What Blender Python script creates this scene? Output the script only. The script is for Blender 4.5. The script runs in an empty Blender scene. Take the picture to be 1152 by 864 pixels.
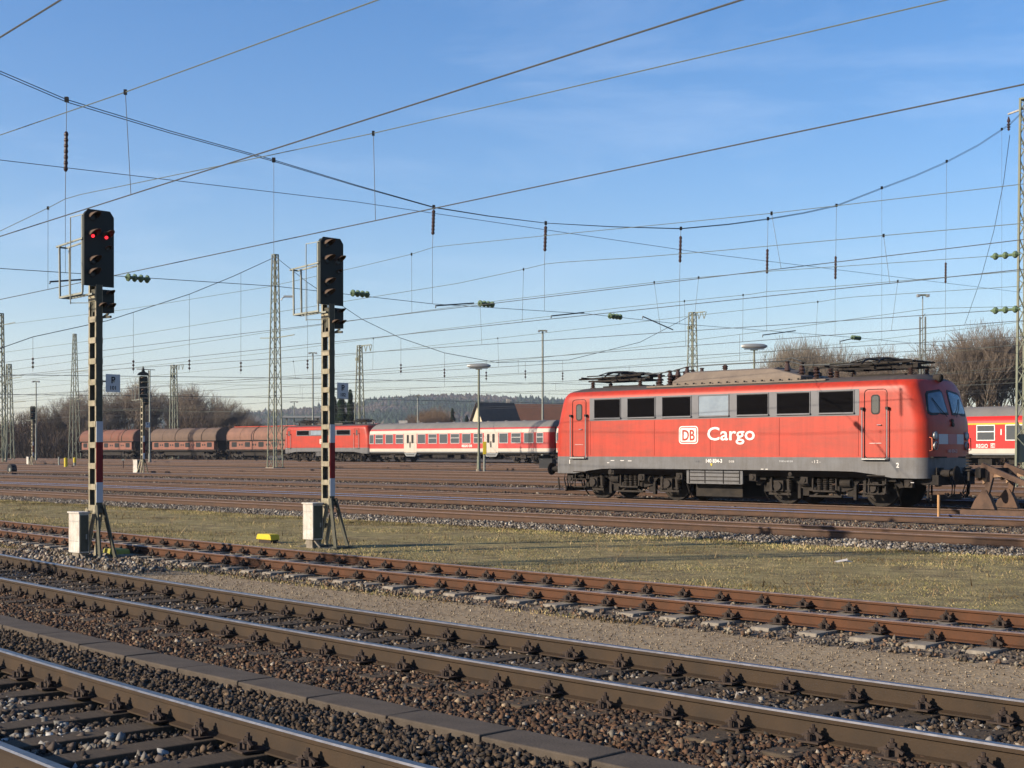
import bpy, math, random
import numpy as np
from math import sin, cos, pi, sqrt, radians
from mathutils import Vector, Matrix

# ------------------------------------------------------------------ camera, world, sun
scene = bpy.context.scene
COL = scene.collection
FPX, HZ, CX, EYE = 1550.0, 508.0, 576.0, 1.75          # photo focal length (px), horizon row, centre column, eye height over rail
A = 0.79; CA, SA = cos(A), sin(A)                      # direction of the tracks
cam_d = bpy.data.cameras.new('camera'); cam = bpy.data.objects.new('camera', cam_d); COL.objects.link(cam)
cam.location = (0, 0, EYE); cam.rotation_euler = (pi/2, 0, 0)
cam_d.sensor_width = 36; cam_d.lens = FPX/1152*36; cam_d.shift_y = (HZ-432)/1152
cam_d.clip_start = .1; cam_d.clip_end = 12000
scene.camera = cam

SUN_DIR = Vector((-.94, -.33, 0)).normalized()          # horizontal direction towards the sun
SUN_EL = radians(21)
world = bpy.data.worlds.new('World'); scene.world = world; world.use_nodes = True
nt = world.node_tree; nt.nodes.clear()
def N(nt, t, **kw):
    n = nt.nodes.new(t)
    for k, v in kw.items(): setattr(n, k, v)
    return n
out = N(nt, 'ShaderNodeOutputWorld'); bg = N(nt, 'ShaderNodeBackground'); sky = N(nt, 'ShaderNodeTexSky', sky_type='NISHITA')
sky.sun_disc = False; sky.sun_elevation = SUN_EL; sky.sun_rotation = math.atan2(SUN_DIR.x, SUN_DIR.y)
sky.air_density = 1.1; sky.dust_density = .35; sky.ozone_density = 1.6; sky.altitude = 300
tc = N(nt, 'ShaderNodeTexCoord'); mp = N(nt, 'ShaderNodeMapping'); mp.inputs['Scale'].default_value = (1.6, 1.6, 9); mp.inputs['Rotation'].default_value = (.25, -.12, .3)
nz = N(nt, 'ShaderNodeTexNoise'); nz.inputs['Scale'].default_value = 1.7; nz.inputs['Detail'].default_value = 7; nz.inputs['Roughness'].default_value = .62; nz.inputs['Distortion'].default_value = .5
rp = N(nt, 'ShaderNodeValToRGB'); rp.color_ramp.elements[0].position = .53; rp.color_ramp.elements[1].position = .9
rp.color_ramp.elements[0].color = (0, 0, 0, 1); rp.color_ramp.elements[1].color = (.24, .24, .24, 1)
mx = N(nt, 'ShaderNodeMixRGB'); mx.inputs[2].default_value = (7.0, 7.6, 8.6, 1)
nt.links.new(tc.outputs['Generated'], mp.inputs[0]); nt.links.new(mp.outputs[0], nz.inputs[0]); nt.links.new(nz.outputs[0], rp.inputs[0])
hs = N(nt, 'ShaderNodeHueSaturation'); hs.inputs['Saturation'].default_value = 1.34; hs.inputs['Value'].default_value = 1.0
tint = N(nt, 'ShaderNodeMixRGB', blend_type='MULTIPLY'); tint.inputs[0].default_value = 1; tint.inputs[2].default_value = (.96, .95, 1.08, 1)
nt.links.new(sky.outputs[0], tint.inputs[1]); nt.links.new(tint.outputs[0], hs.inputs['Color'])
nt.links.new(rp.outputs[0], mx.inputs[0]); nt.links.new(hs.outputs[0], mx.inputs[1]); nt.links.new(mx.outputs[0], bg.inputs[0])
bg.inputs[1].default_value = .084; nt.links.new(bg.outputs[0], out.inputs[0])
sd = bpy.data.lights.new('sun', 'SUN'); sun = bpy.data.objects.new('sun', sd); COL.objects.link(sun)
sd.energy = 5.0; sd.angle = radians(.5); sd.color = (1, .87, .69)
L = -(SUN_DIR*cos(SUN_EL) + Vector((0, 0, sin(SUN_EL)))); sun.rotation_euler = L.to_track_quat('-Z', 'Y').to_euler()
scene.view_settings.view_transform = 'Standard'; scene.view_settings.look = 'None'; scene.view_settings.gamma = 1
scene.view_settings.exposure = 1.0
scene.render.engine = 'CYCLES'

# ------------------------------------------------------------------ coordinates
def zr(d): return .0108*max(0.0, min(d, 100)-34)        # rail level: the yard rises gently away from the viewer
def W(d, t, z=0.0): return Vector((d*CA - t*SA, d*SA + t*CA, z))
def px(x, y, D): return Vector(((x-CX)/FPX*D, D, EYE + (HZ-y)/FPX*D))
def at_d(x, d):                                          # depth and t where image column x meets the line at offset d
    q = (x-CX)/FPX; D = d/(SA + q*CA); return D, D*(CA - q*SA)
def at_t(x, t):                                          # depth and d where image column x meets the cross plane at t
    q = (x-CX)/FPX; D = t/(CA - q*SA); return D, D*(SA + q*CA)
def zgy(d): return zr(d) - .26
def gpx(x, y):                                           # ground point under a pixel
    D = 60.0
    for _ in range(40):
        d = D*(SA + (x-CX)/FPX*CA); D = .5*D + .5*FPX*(EYE - zgy(d))/(y-HZ)
    return Vector(((x-CX)/FPX*D, D, zgy(d)))
def zpx(x, y, z):                                        # point at height z under a pixel
    D = FPX*(EYE - z)/(y-HZ); return Vector(((x-CX)/FPX*D, D, z))
YAW = A - pi/2                                           # +X runs along the tracks to image right, +Y away from the viewer

# ------------------------------------------------------------------ materials
MATS = {}
def mat(name, col, rough=.7, metal=0, col2=None, scale=4, bump=0, bscale=None, spec=.18, emit=None, es=1, attr=None, stretch=None, lo=.35, hi=.7, coat=0, dirt=None, dscale=1.3):
    if name in MATS: return MATS[name]
    m = bpy.data.materials.new(name); m.use_nodes = True; t = m.node_tree; b = t.nodes['Principled BSDF']
    b.inputs['Base Color'].default_value = (*col, 1); b.inputs['Roughness'].default_value = rough; b.inputs['Metallic'].default_value = metal
    b.inputs['Specular IOR Level'].default_value = spec
    if coat: b.inputs['Coat Weight'].default_value = coat; b.inputs['Coat Roughness'].default_value = .15
    tcn = N(t, 'ShaderNodeTexCoord'); src = tcn.outputs['Object']
    if stretch:
        mpn = N(t, 'ShaderNodeMapping'); mpn.inputs['Scale'].default_value = stretch; t.links.new(src, mpn.inputs[0]); src = mpn.outputs[0]
    cur = None
    if col2:
        n = N(t, 'ShaderNodeTexNoise'); n.inputs['Scale'].default_value = scale; n.inputs['Detail'].default_value = 8; n.inputs['Roughness'].default_value = .65
        r = N(t, 'ShaderNodeValToRGB'); r.color_ramp.elements[0].position = lo; r.color_ramp.elements[1].position = hi
        r.color_ramp.elements[0].color = (*col, 1); r.color_ramp.elements[1].color = (*col2, 1)
        t.links.new(src, n.inputs[0]); t.links.new(n.outputs[0], r.inputs[0]); cur = r.outputs[0]
    if dirt:
        n = N(t, 'ShaderNodeTexNoise'); n.inputs['Scale'].default_value = dscale; n.inputs['Detail'].default_value = 10; n.inputs['Roughness'].default_value = .75
        r = N(t, 'ShaderNodeValToRGB'); r.color_ramp.elements[0].position = .42; r.color_ramp.elements[1].position = .75
        r.color_ramp.elements[0].color = (0, 0, 0, 1); r.color_ramp.elements[1].color = (.8, .8, .8, 1)
        x = N(t, 'ShaderNodeMixRGB'); x.inputs[2].default_value = (*dirt, 1)
        if cur: t.links.new(cur, x.inputs[1])
        else: x.inputs[1].default_value = (*col, 1)
        t.links.new(src, n.inputs[0]); t.links.new(n.outputs[0], r.inputs[0]); t.links.new(r.outputs[0], x.inputs[0]); cur = x.outputs[0]
    if attr:
        a = N(t, 'ShaderNodeAttribute', attribute_name='tint')
        if cur:
            x = N(t, 'ShaderNodeMixRGB', blend_type='MULTIPLY'); x.inputs[0].default_value = 1; t.links.new(cur, x.inputs[1]); t.links.new(a.outputs[0], x.inputs[2]); cur = x.outputs[0]
        else: cur = a.outputs[0]
    if cur: t.links.new(cur, b.inputs['Base Color'])
    if bump:
        n = N(t, 'ShaderNodeTexNoise'); n.inputs['Scale'].default_value = bscale or scale*4; n.inputs['Detail'].default_value = 6
        bn = N(t, 'ShaderNodeBump'); bn.inputs['Strength'].default_value = 1; bn.inputs['Distance'].default_value = bump
        t.links.new(src, n.inputs[0]); t.links.new(n.outputs[0], bn.inputs['Height']); t.links.new(bn.outputs[0], b.inputs['Normal'])
    if emit:
        b.inputs['Emission Color'].default_value = (*emit, 1); b.inputs['Emission Strength'].default_value = es
    MATS[name] = m; return m

M_RAIL = mat('rail_rust', (.078, .032, .015), .8, col2=(.045, .023, .013), scale=3, bump=.002, bscale=60)
M_RAILF = mat('rail_far', (.075, .042, .026), .8, col2=(.05, .032, .023), scale=3)
M_RAILB = mat('rail_brown', (.040, .025, .014), .75, col2=(.026, .018, .012), scale=3, bump=.002, bscale=60)
M_HEAD = mat('rail_head', (.22, .215, .22), .42, 1, col2=(.13, .12, .12), scale=9)
M_HEADR = mat('rail_head_dull', (.21, .155, .13), .45, .6, col2=(.13, .085, .065), scale=9)
M_WOOD = mat('sleeper_wood', (.04, .03, .021), .85, col2=(.075, .056, .038), scale=9, stretch=(1, 9, 1), bump=.006, bscale=30)
M_CONC = mat('sleeper_concrete', (.22, .19, .15), .85, col2=(.12, .10, .078), scale=7, bump=.003)
M_SLAB = mat('trough_concrete', (.055, .044, .034), .9, col2=(.078, .062, .048), scale=6, bump=.004, bscale=50)
M_CLIP = mat('clip_iron', (.028, .022, .02), .8, col2=(.05, .032, .022), scale=30)
M_STONE = mat('ballast_stone', (.5, .5, .5), .85, attr=True)
M_HEADP = mat('rail_head_polished', (.62, .62, .62), .24, 1)
M_RED = mat('loco_red', (.38, .027, .009), .45, col2=(.32, .028, .011), scale=1.1, dirt=(.2, .03, .016), dscale=1.6, stretch=(.6, .6, 1.6), spec=.3)
M_GREYP = mat('frame_grey', (.13, .13, .135), .55, col2=(.11, .108, .11), scale=3, dirt=(.085, .075, .066), dscale=2)
M_BAND = mat('band_grey', (.13, .13, .14), .5, col2=(.11, .11, .115), scale=3)
M_ROOF = mat('roof_dark', (.055, .048, .045), .7, col2=(.085, .065, .055), scale=2.5)
M_HOOD = mat('roof_hood', (.12, .095, .078), .75, col2=(.17, .135, .105), scale=2)
M_BOG = mat('underframe', (.015, .013, .012), .85, col2=(.03, .024, .019), scale=5)
M_BOGL = mat('underframe_dusty', (.036, .029, .024), .85, col2=(.02, .017, .014), scale=6)
M_BLK = mat('black', (.012, .012, .013), .55)
M_LOUV = mat('louvre_dark', (.006, .0055, .006), .9, spec=0)
M_GLASS = mat('window_glass', (.03, .04, .05), .06, spec=.8)
M_GLASSL = mat('window_glass_pale', (.16, .21, .26), .12, spec=.8, col2=(.11, .15, .2), scale=2)
M_SILV = mat('silver_frame', (.34, .34, .34), .4, .7)
M_STEEL = mat('grey_steel', (.28, .28, .27), .5, .5)
M_WHITE = mat('white_paint', (.52, .49, .45), .6, col2=(.42, .39, .34), scale=6, dirt=(.25, .2, .15), dscale=5)
M_WTXT = mat('white_lettering', (.6, .57, .53), .6)
M_CREAM = mat('signal_post_paint', (.24, .225, .15), .6, col2=(.33, .28, .21), scale=9, dirt=(.14, .105, .06), dscale=7)
M_POSTD = mat('signal_post_dark_shade', (.075, .072, .052), .7, col2=(.05, .048, .036), scale=8)  # dark copy of the post paint with shade put in; also on dark fittings
M_SCR = mat('signal_screen', (.018, .022, .02), .6)
M_HOODS = mat('lamp_hood', (.075, .05, .035), .7)
M_LENS = mat('dark_lens', (.02, .02, .022), .1)
M_REDL = mat('red_lamp', (.6, .0, .0), .3, emit=(1, .02, .03), es=1.6)
M_YEL = mat('yellow_paint', (.5, .38, .02), .6, col2=(.4, .3, .03), scale=8)
M_REDS = mat('red_sheet', (.14, .008, .01), .6)
M_GALV = mat('galvanised', (.22, .225, .2), .6, .3, col2=(.16, .17, .145), scale=4)
M_MAST = mat('mast_green_grey', (.13, .145, .105), .65, col2=(.17, .165, .12), scale=2)
M_WIRE = mat('wire', (.085, .09, .09), .6, .5)
M_WIREL = mat('wire_copper_green', (.11, .125, .10), .6, .3)
M_INS = mat('insulator_brown', (.05, .03, .025), .25)
M_INSG = mat('insulator_green', (.10, .14, .08), .2)
M_RUST = mat('rust', (.105, .062, .042), .85, col2=(.06, .04, .03), scale=4, bump=.003)
M_SIGNB = mat('sign_plate', (.42, .43, .44), .5)

def streaks(m, sc=(4.0, 4.0, .3), lo=.62):                  # rain and brake-dust streaks running down a painted side
    t = m.node_tree; b = t.nodes['Principled BSDF']; src = b.inputs['Base Color'].links[0].from_socket
    tcn = N(t, 'ShaderNodeTexCoord'); mpn = N(t, 'ShaderNodeMapping'); mpn.inputs['Scale'].default_value = sc; n = N(t, 'ShaderNodeTexNoise'); n.inputs['Scale'].default_value = 1.6; n.inputs['Detail'].default_value = 7; n.inputs['Roughness'].default_value = .7
    r = N(t, 'ShaderNodeValToRGB'); r.color_ramp.elements[0].position = .3; r.color_ramp.elements[1].position = .62; r.color_ramp.elements[0].color = (lo, lo*.98, lo*.95, 1); r.color_ramp.elements[1].color = (1, 1, 1, 1)
    x = N(t, 'ShaderNodeMixRGB', blend_type='MULTIPLY'); x.inputs[0].default_value = 1
    t.links.new(tcn.outputs['Object'], mpn.inputs[0]); t.links.new(mpn.outputs[0], n.inputs[0]); t.links.new(n.outputs[0], r.inputs[0]); t.links.new(src, x.inputs[1]); t.links.new(r.outputs[0], x.inputs[2]); t.links.new(x.outputs[0], b.inputs['Base Color'])
streaks(M_RED, lo=.76); streaks(M_GREYP, lo=.78); streaks(M_WHITE, (9, 9, 1.0), .7); streaks(M_CREAM, (12, 12, 1.5), .55)
# ------------------------------------------------------------------ mesh builder
class MB:
    def __init__(s): s.v = []; s.f = []; s.m = []; s.k = 0
    def add(s, vs, fs, M=None):
        b = len(s.v)
        for p in vs:
            p = Vector(p)
            s.v.append(M @ p if M else p)
        for f in fs: s.f.append(tuple(i+b for i in f)); s.m.append(s.k)
        return s
    def box(s, c, size, rot=None, M=None, taper=1.0):
        x, y, z = (a/2 for a in size); vs = []
        for k, sx, sy in ((-1, -1, -1), (-1, 1, -1), (-1, 1, 1), (-1, -1, 1), (1, -1, -1), (1, 1, -1), (1, 1, 1), (1, -1, 1)):
            tp = taper if k > 0 else 1
            p = Vector((sx*x*tp, sy*y*tp, k*z))
            if rot: p = rot @ p
            vs.append(p + Vector(c))
        return s.add(vs, ((3, 2, 1, 0), (4, 5, 6, 7), (0, 1, 5, 4), (1, 2, 6, 5), (2, 3, 7, 6), (3, 0, 4, 7)), M)
    def bar(s, a, b, w, h, up=(0, 0, 1)):
        a = Vector(a); b = Vector(b); d = (b-a); Ln = d.length
        if Ln < 1e-6: return s
        d.normalize(); u = Vector(up)
        if abs(d.dot(u)) > .98: u = Vector((0, 1, 0)) if abs(d.y) < .9 else Vector((1, 0, 0))
        r = d.cross(u).normalized(); u2 = r.cross(d)
        R = Matrix((r, d, u2)).transposed()
        return s.box((a+b)/2, (w, Ln, h), R)
    def tube(s, pts, r, n=6, cap=True):
        pts = [Vector(p) for p in pts]; rs = r if isinstance(r, (list, tuple)) else [r]*len(pts); rings = []
        vs = []; fs = []
        for i, p in enumerate(pts):
            d = (pts[min(i+1, len(pts)-1)] - pts[max(i-1, 0)]).normalized()
            u = Vector((0, 0, 1)) if abs(d.z) < .95 else Vector((1, 0, 0))
            a = d.cross(u).normalized(); b = a.cross(d)
            for k in range(n):
                an = 2*pi*k/n; vs.append(p + (a*cos(an) + b*sin(an))*rs[i])
        for i in range(len(pts)-1):
            for k in range(n):
                k2 = (k+1) % n; fs.append((i*n+k, i*n+k2, (i+1)*n+k2, (i+1)*n+k))
        if cap: fs.append(tuple(range(n))[::-1]); fs.append(tuple((len(pts)-1)*n+k for k in range(n)))
        return s.add(vs, fs)
    def lathe(s, c, prof, n=12, axis=(0, 0, 1)):             # prof: (radius, height) along axis from c
        ax = Vector(axis).normalized(); u = Vector((1, 0, 0)) if abs(ax.x) < .9 else Vector((0, 1, 0))
        a = ax.cross(u).normalized(); b = ax.cross(a); vs = []; fs = []
        for r, h in prof:
            for k in range(n):
                an = 2*pi*k/n; vs.append(Vector(c) + ax*h + (a*cos(an) + b*sin(an))*max(r, 1e-4))
        for i in range(len(prof)-1):
            for k in range(n):
                k2 = (k+1) % n; fs.append((i*n+k, i*n+k2, (i+1)*n+k2, (i+1)*n+k))
        fs.append(tuple(range(n))[::-1]); fs.append(tuple((len(prof)-1)*n+k for k in range(n)))
        return s.add(vs, fs)
    def cyl(s, c, r, h, axis=(0, 0, 1), n=14): return s.lathe(c, [(r, -h/2), (r, h/2)], n, axis)
    def prism(s, poly, a0, a1, plane='xz'):                  # extrude polygon between two values of the third axis
        def P(p, a): return (p[0], a, p[1]) if plane == 'xz' else ((a, p[0], p[1]) if plane == 'yz' else (p[0], p[1], a))
        n = len(poly); vs = [P(p, a0) for p in poly] + [P(p, a1) for p in poly]
        return s.add(vs, [tuple(range(n)), tuple(range(n, 2*n))[::-1]] + [(i, i+n, (i+1) % n+n, (i+1) % n) for i in range(n)])
    def build(s, name, mats, parent=None, smooth=False, bevel=0, loc=None, fix=True):
        me = bpy.data.meshes.new(name); me.from_pydata([tuple(p) for p in s.v], [], s.f)
        if not isinstance(mats, (list, tuple)): mats = [mats]
        for m in mats: me.materials.append(m)
        if len(mats) > 1: me.polygons.foreach_set('material_index', s.m)
        me.update()
        if fix:
            import bmesh
            bm = bmesh.new(); bm.from_mesh(me); bmesh.ops.recalc_face_normals(bm, faces=bm.faces); bm.to_mesh(me); bm.free()
        if smooth: 
            me.polygons.foreach_set('use_smooth', [True]*len(me.polygons))
            try: me.set_sharp_from_angle(angle=radians(38))
            except Exception: pass
        o = bpy.data.objects.new(name, me); COL.objects.link(o)
        if loc is not None: o.location = loc
        if parent: o.parent = parent
        if bevel:
            b = o.modifiers.new('bevel', 'BEVEL'); b.width = bevel; b.segments = 2; b.limit_method = 'ANGLE'
        return o
def tag(o, label=None, cat=None, group=None, kind=None):
    if label: o['label'] = label
    if cat: o['category'] = cat
    if group: o['group'] = group
    if kind: o['kind'] = kind
    return o
def empty(name, loc, rz=0.0, label=None, cat=None, group=None):
    o = bpy.data.objects.new(name, None); COL.objects.link(o); o.location = loc; o.rotation_euler = (0, 0, rz); o.empty_display_size = .3
    return tag(o, label, cat, group)
def copy_tree(o, parent=None):
    c = o.copy(); COL.objects.link(c)
    if parent: c.parent = parent
    for ch in [x for x in bpy.data.objects if x.parent == o]: copy_tree(ch, c)
    return c
FONT = None
def text(name, s, size, m, parent, M, bold=0.0, depth=.004, align='LEFT', xs=1.0):
    cu = bpy.data.curves.new(name, 'FONT'); cu.body = s; cu.size = size; cu.extrude = depth; cu.offset = bold; cu.align_x = align; cu.resolution_u = 3
    to = bpy.data.objects.new('tmp', cu); COL.objects.link(to); bpy.context.view_layer.update()
    me = bpy.data.meshes.new_from_object(to.evaluated_get(bpy.context.evaluated_depsgraph_get())); bpy.data.objects.remove(to)
    me.transform(Matrix.Diagonal((xs, 1, 1, 1))); me.transform(M); me.materials.clear(); me.materials.append(m)
    o = bpy.data.objects.new(name, me); COL.objects.link(o); o.parent = parent; return o
def facing(pos, right, up):                                # matrix for text lying in the plane right/up
    r = Vector(right).normalized(); u = Vector(up).normalized(); n = r.cross(u)
    M = Matrix((r, u, n)).transposed().to_4x4(); M.translation = Vector(pos); return M
def npmesh(name, verts, faces, mats, tint=None, parent=None, smooth=False):
    me = bpy.data.meshes.new(name); nv, nf, k = len(verts), len(faces), faces.shape[1]
    me.vertices.add(nv); me.vertices.foreach_set('co', np.asarray(verts, np.float32).ravel())
    me.loops.add(nf*k); me.loops.foreach_set('vertex_index', np.asarray(faces, np.int32).ravel())
    me.polygons.add(nf); me.polygons.foreach_set('loop_start', np.arange(0, nf*k, k, dtype=np.int32))
    try: me.polygons.foreach_set('loop_total', np.full(nf, k, np.int32))
    except Exception: pass
    if smooth: me.polygons.foreach_set('use_smooth', np.ones(nf, bool))
    me.update(calc_edges=True)
    if tint is not None:
        at = me.attributes.new('tint', 'FLOAT_COLOR', 'POINT'); at.data.foreach_set('color', np.concatenate([tint, np.ones((nv, 1))], 1).astype(np.float32).ravel())
    me.materials.append(mats)
    o = bpy.data.objects.new(name, me); COL.objects.link(o)
    if parent: o.parent = parent
    return o
HAZE = 0.00016
RNG = np.random.default_rng(7); random.seed(11)
# ------------------------------------------------------------------ ground
def track1(t): return 4.24 + .0035*max(-4, min(t, 26))**2 + (.18*(t-26) if t > 26 else 0)
def track2(t):
    u = max(0, min(t, 30)-4); return 8.68 + .0032*u*u + (.16*(t-30) if t > 30 else 0)
def track3(t):
    u = max(0, min(t, 38)-8.5); return 13.68 + .002*u*u + (.118*(t-38) if t > 38 else 0)
M_GROUND = mat('yard_earth', (.13, .098, .066), .95, col2=(.06, .046, .034), scale=.9, lo=.38, hi=.62, bump=.05, bscale=6)
M_SAND = mat('cess_sand', (.24, .175, .10), .95, col2=(.15, .105, .062), scale=1.1, bump=.012, bscale=28, dirt=(.33, .27, .19), dscale=9)
M_TURF = mat('thin_turf', (.26, .205, .095), .95, col2=(.11, .083, .042), scale=2.6, lo=.38, hi=.62, bump=.05, bscale=22, dirt=(.19, .165, .06), dscale=.7)
M_BED = mat('ballast_bed', (.095, .070, .05), .95, col2=(.042, .032, .025), scale=5, lo=.4, hi=.6, bump=.05, bscale=14)
M_BEDG = mat('ballast_bed_grey', (.15, .12, .09), .95, col2=(.06, .047, .036), scale=6, lo=.4, hi=.6, bump=.05, bscale=16)
M_WALK = mat('walkway_gravel', (.36, .30, .22), .95, col2=(.27, .22, .16), scale=4)

def strip(name, d0, d1, t0, t1, z, m, step=3.0, wob=0.0, kind='structure', follow=None):
    """a band of ground between offsets d0 and d1 (functions or numbers), edges wandering a little"""
    b = MB(); n = int((t1-t0)/step)+1; ph = random.random()*9
    cols = 5
    for i in range(n+1):
        t = t0 + (t1-t0)*i/n
        a = d0(t) if callable(d0) else d0; c = d1(t) if callable(d1) else d1
        a += wob*(sin(t*.9+ph)+.6*sin(t*2.3+ph)); c += wob*(sin(t*1.1+ph*2)+.6*sin(t*2.7+ph))
        for k in range(cols):
            d = a + (c-a)*k/(cols-1); zz = z(d, (k/(cols-1))) if callable(z) else z
            b.v.append(W(d, t, zz))
    for i in range(n):
        for k in range(cols-1):
            j = i*cols+k; b.f.append((j, j+1, j+cols+1, j+cols)); b.m.append(0)
    o = b.build(name, m, fix=False); return tag(o, kind=kind)
# base sheet reaching the horizon, following the gentle rise of the yard
b = MB(); ds = [-60, -10, 0, 6, 12, 20, 34, 50, 70, 100, 140, 250, 600, 1500, 2300]; ts = [-2000, -600, -150, -60, -20, 0, 20, 40, 60, 90, 140, 220, 350, 700, 1500, 2300]
for t in ts:
    for d in ds: b.v.append(W(d, t, zr(d) - .285))
for i in range(len(ts)-1):
    for k in range(len(ds)-1): j = i*len(ds)+k; b.f.append((j, j+1, j+len(ds)+1, j+len(ds))); b.m.append(0)
tag(b.build('ground', M_GROUND, fix=False), kind='structure')

def bed(name, cf, t0, t1, m, w=2.0, top=-.2, foot=-.27, step=2.0):
    """ballast bed with sloping shoulders"""
    b = MB(); n = int((t1-t0)/step)+1; prof = [(-w-.45, foot), (-w, top-.01), (-.7, top), (.7, top), (w, top-.01), (w+.45, foot)]
    for i in range(n+1):
        t = t0+(t1-t0)*i/n; c = cf(t) if callable(cf) else cf
        for k, (dd, z) in enumerate(prof):
            jit = 0 if 0 < k < 5 else .12*sin(t*1.7+k)
            b.v.append(W(c+dd+jit, t, z+zr(c)))
    for i in range(n):
        for k in range(5): j = i*6+k; b.f.append((j, j+1, j+7, j+6)); b.m.append(0)
    return tag(b.build(name, m, fix=False), kind='structure')

strip('ballast_ground', -3, lambda t: track2(t)+1.55, -6, 60, lambda d, k: -.235, M_BED, 1.5)
strip('sand_path', lambda t: track2(t)+1.35, lambda t: track3(t)-1.15, -6, 70, lambda d, k: -.215 - .012*sin(k*pi), M_SAND, .8, .05)
bed('ballast_bed', track3, -5, 90, M_BEDG, 1.25, -.178, -.25)
strip('grass_ground', lambda t: track3(t)+1.15, lambda t: 25.6, -10, 110, lambda d, k: -.255 + .03*sin(k*pi), M_TURF, 1.5, .09)
TR4 = lambda t: 27.55 + .00028*max(0, t-25)**2
bed('ballast_bed', TR4, -20, 150, M_BEDG, 1.75, -.2, -.27, 4)
bed('ballast_bed', 34.9, -20, 200, M_BEDG, 2.2, -.2, -.26, 5)
FAR = [38.8, 44.3, 52.0, 57.0, 62.0, 67.0, 76.5, 82.0, 88.0, 93.6, 98.9]
for d in FAR: bed('ballast_bed', d, -15, 290, M_BED if d != 52 else M_BEDG, 1.7, -.2, -.26, 12)
M_WEED = mat('weedy_earth', (.11, .095, .05), .95, col2=(.07, .055, .035), scale=1.5, lo=.4, hi=.6)
for a_, c_ in ((41.2, 42.0), (54.1, 55.0), (59.1, 60.0), (64.2, 65.0), (69.2, 70.6), (73.3, 74.4), (78.8, 79.8), (84.6, 85.6), (90.3, 91.3)): strip('weedy_ground', a_, c_, -15, 280, lambda d, k: zr(d)-.235, M_WEED, 5, .12)
strip('gravel_path', 47.6, 49.1, -15, 290, lambda d, k: zr(d)-.2, M_WALK, 6, .04)
strip('gravel_path', 71.2, 72.6, -15, 290, lambda d, k: zr(d)-.22, M_WALK, 6, .04)

# ------------------------------------------------------------------ rails, sleepers, fastenings
HEADP = [(-.033, -.04), (-.036, -.012), (-.028, -.001), (.028, -.001), (.036, -.012), (.033, -.04)]
RPROF = [(-.0625, -.172), (-.0625, -.160), (-.012, -.145), (-.009, -.05), (-.034, -.038), (-.036, -.012), (-.028, 0), (.028, 0), (.036, -.012), (.034, -.038), (.009, -.05), (.012, -.145), (.0625, -.160), (.0625, -.172)]
def rail(parent, cf, off, t0, t1, step, mats, zs=1.0):
    b = MB(); n = max(1, int((t1-t0)/step)); np_ = len(RPROF)
    f = cf if callable(cf) else (lambda t: cf)
    for i in range(n+1):
        t = t0+(t1-t0)*i/n; s = (f(t+.5)-f(t-.5)); nx = Vector((1, -s)).normalized()
        for (o, z) in RPROF:
            oo = off+o; b.v.append(W(f(t)+oo*nx.x, t+oo*nx.y, z*zs+zr(f(t))))
    for i in range(n):
        for k in range(np_-1):
            b.f.append((i*np_+k, i*np_+k+1, (i+1)*np_+k+1, (i+1)*np_+k)); b.m.append(1 if 5 <= k <= 7 else 0)
    return b.build('rail', mats, parent, fix=True)
def clip_mesh():
    b = MB()
    b.box((0, 0, -.166), (.17, .36, .014))                       # x along the rail, y across
    for s in (-1, 1):
        b.box((0, s*.098, -.142), (.11, .05, .036)); b.box((0, s*.075, -.128), (.07, .05, .02))
        b.cyl((0, s*.1, -.10), .013, .10, n=6); b.cyl((0, s*.1, -.092), .029, .03, n=6)
        b.lathe((0, s*.1, -.126), [(.034, 0), (.034, .012)], 8)
        b.box((.052, s*.112, -.12), (.06, .018, .022), Matrix.Rotation(.5, 3, 'Y')); b.box((-.052, s*.112, -.12), (.06, .018, .022), Matrix.Rotation(-.5, 3, 'Y'))
        b.cyl((0, s*.158, -.135), .017, .05, n=6)
    return b
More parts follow.
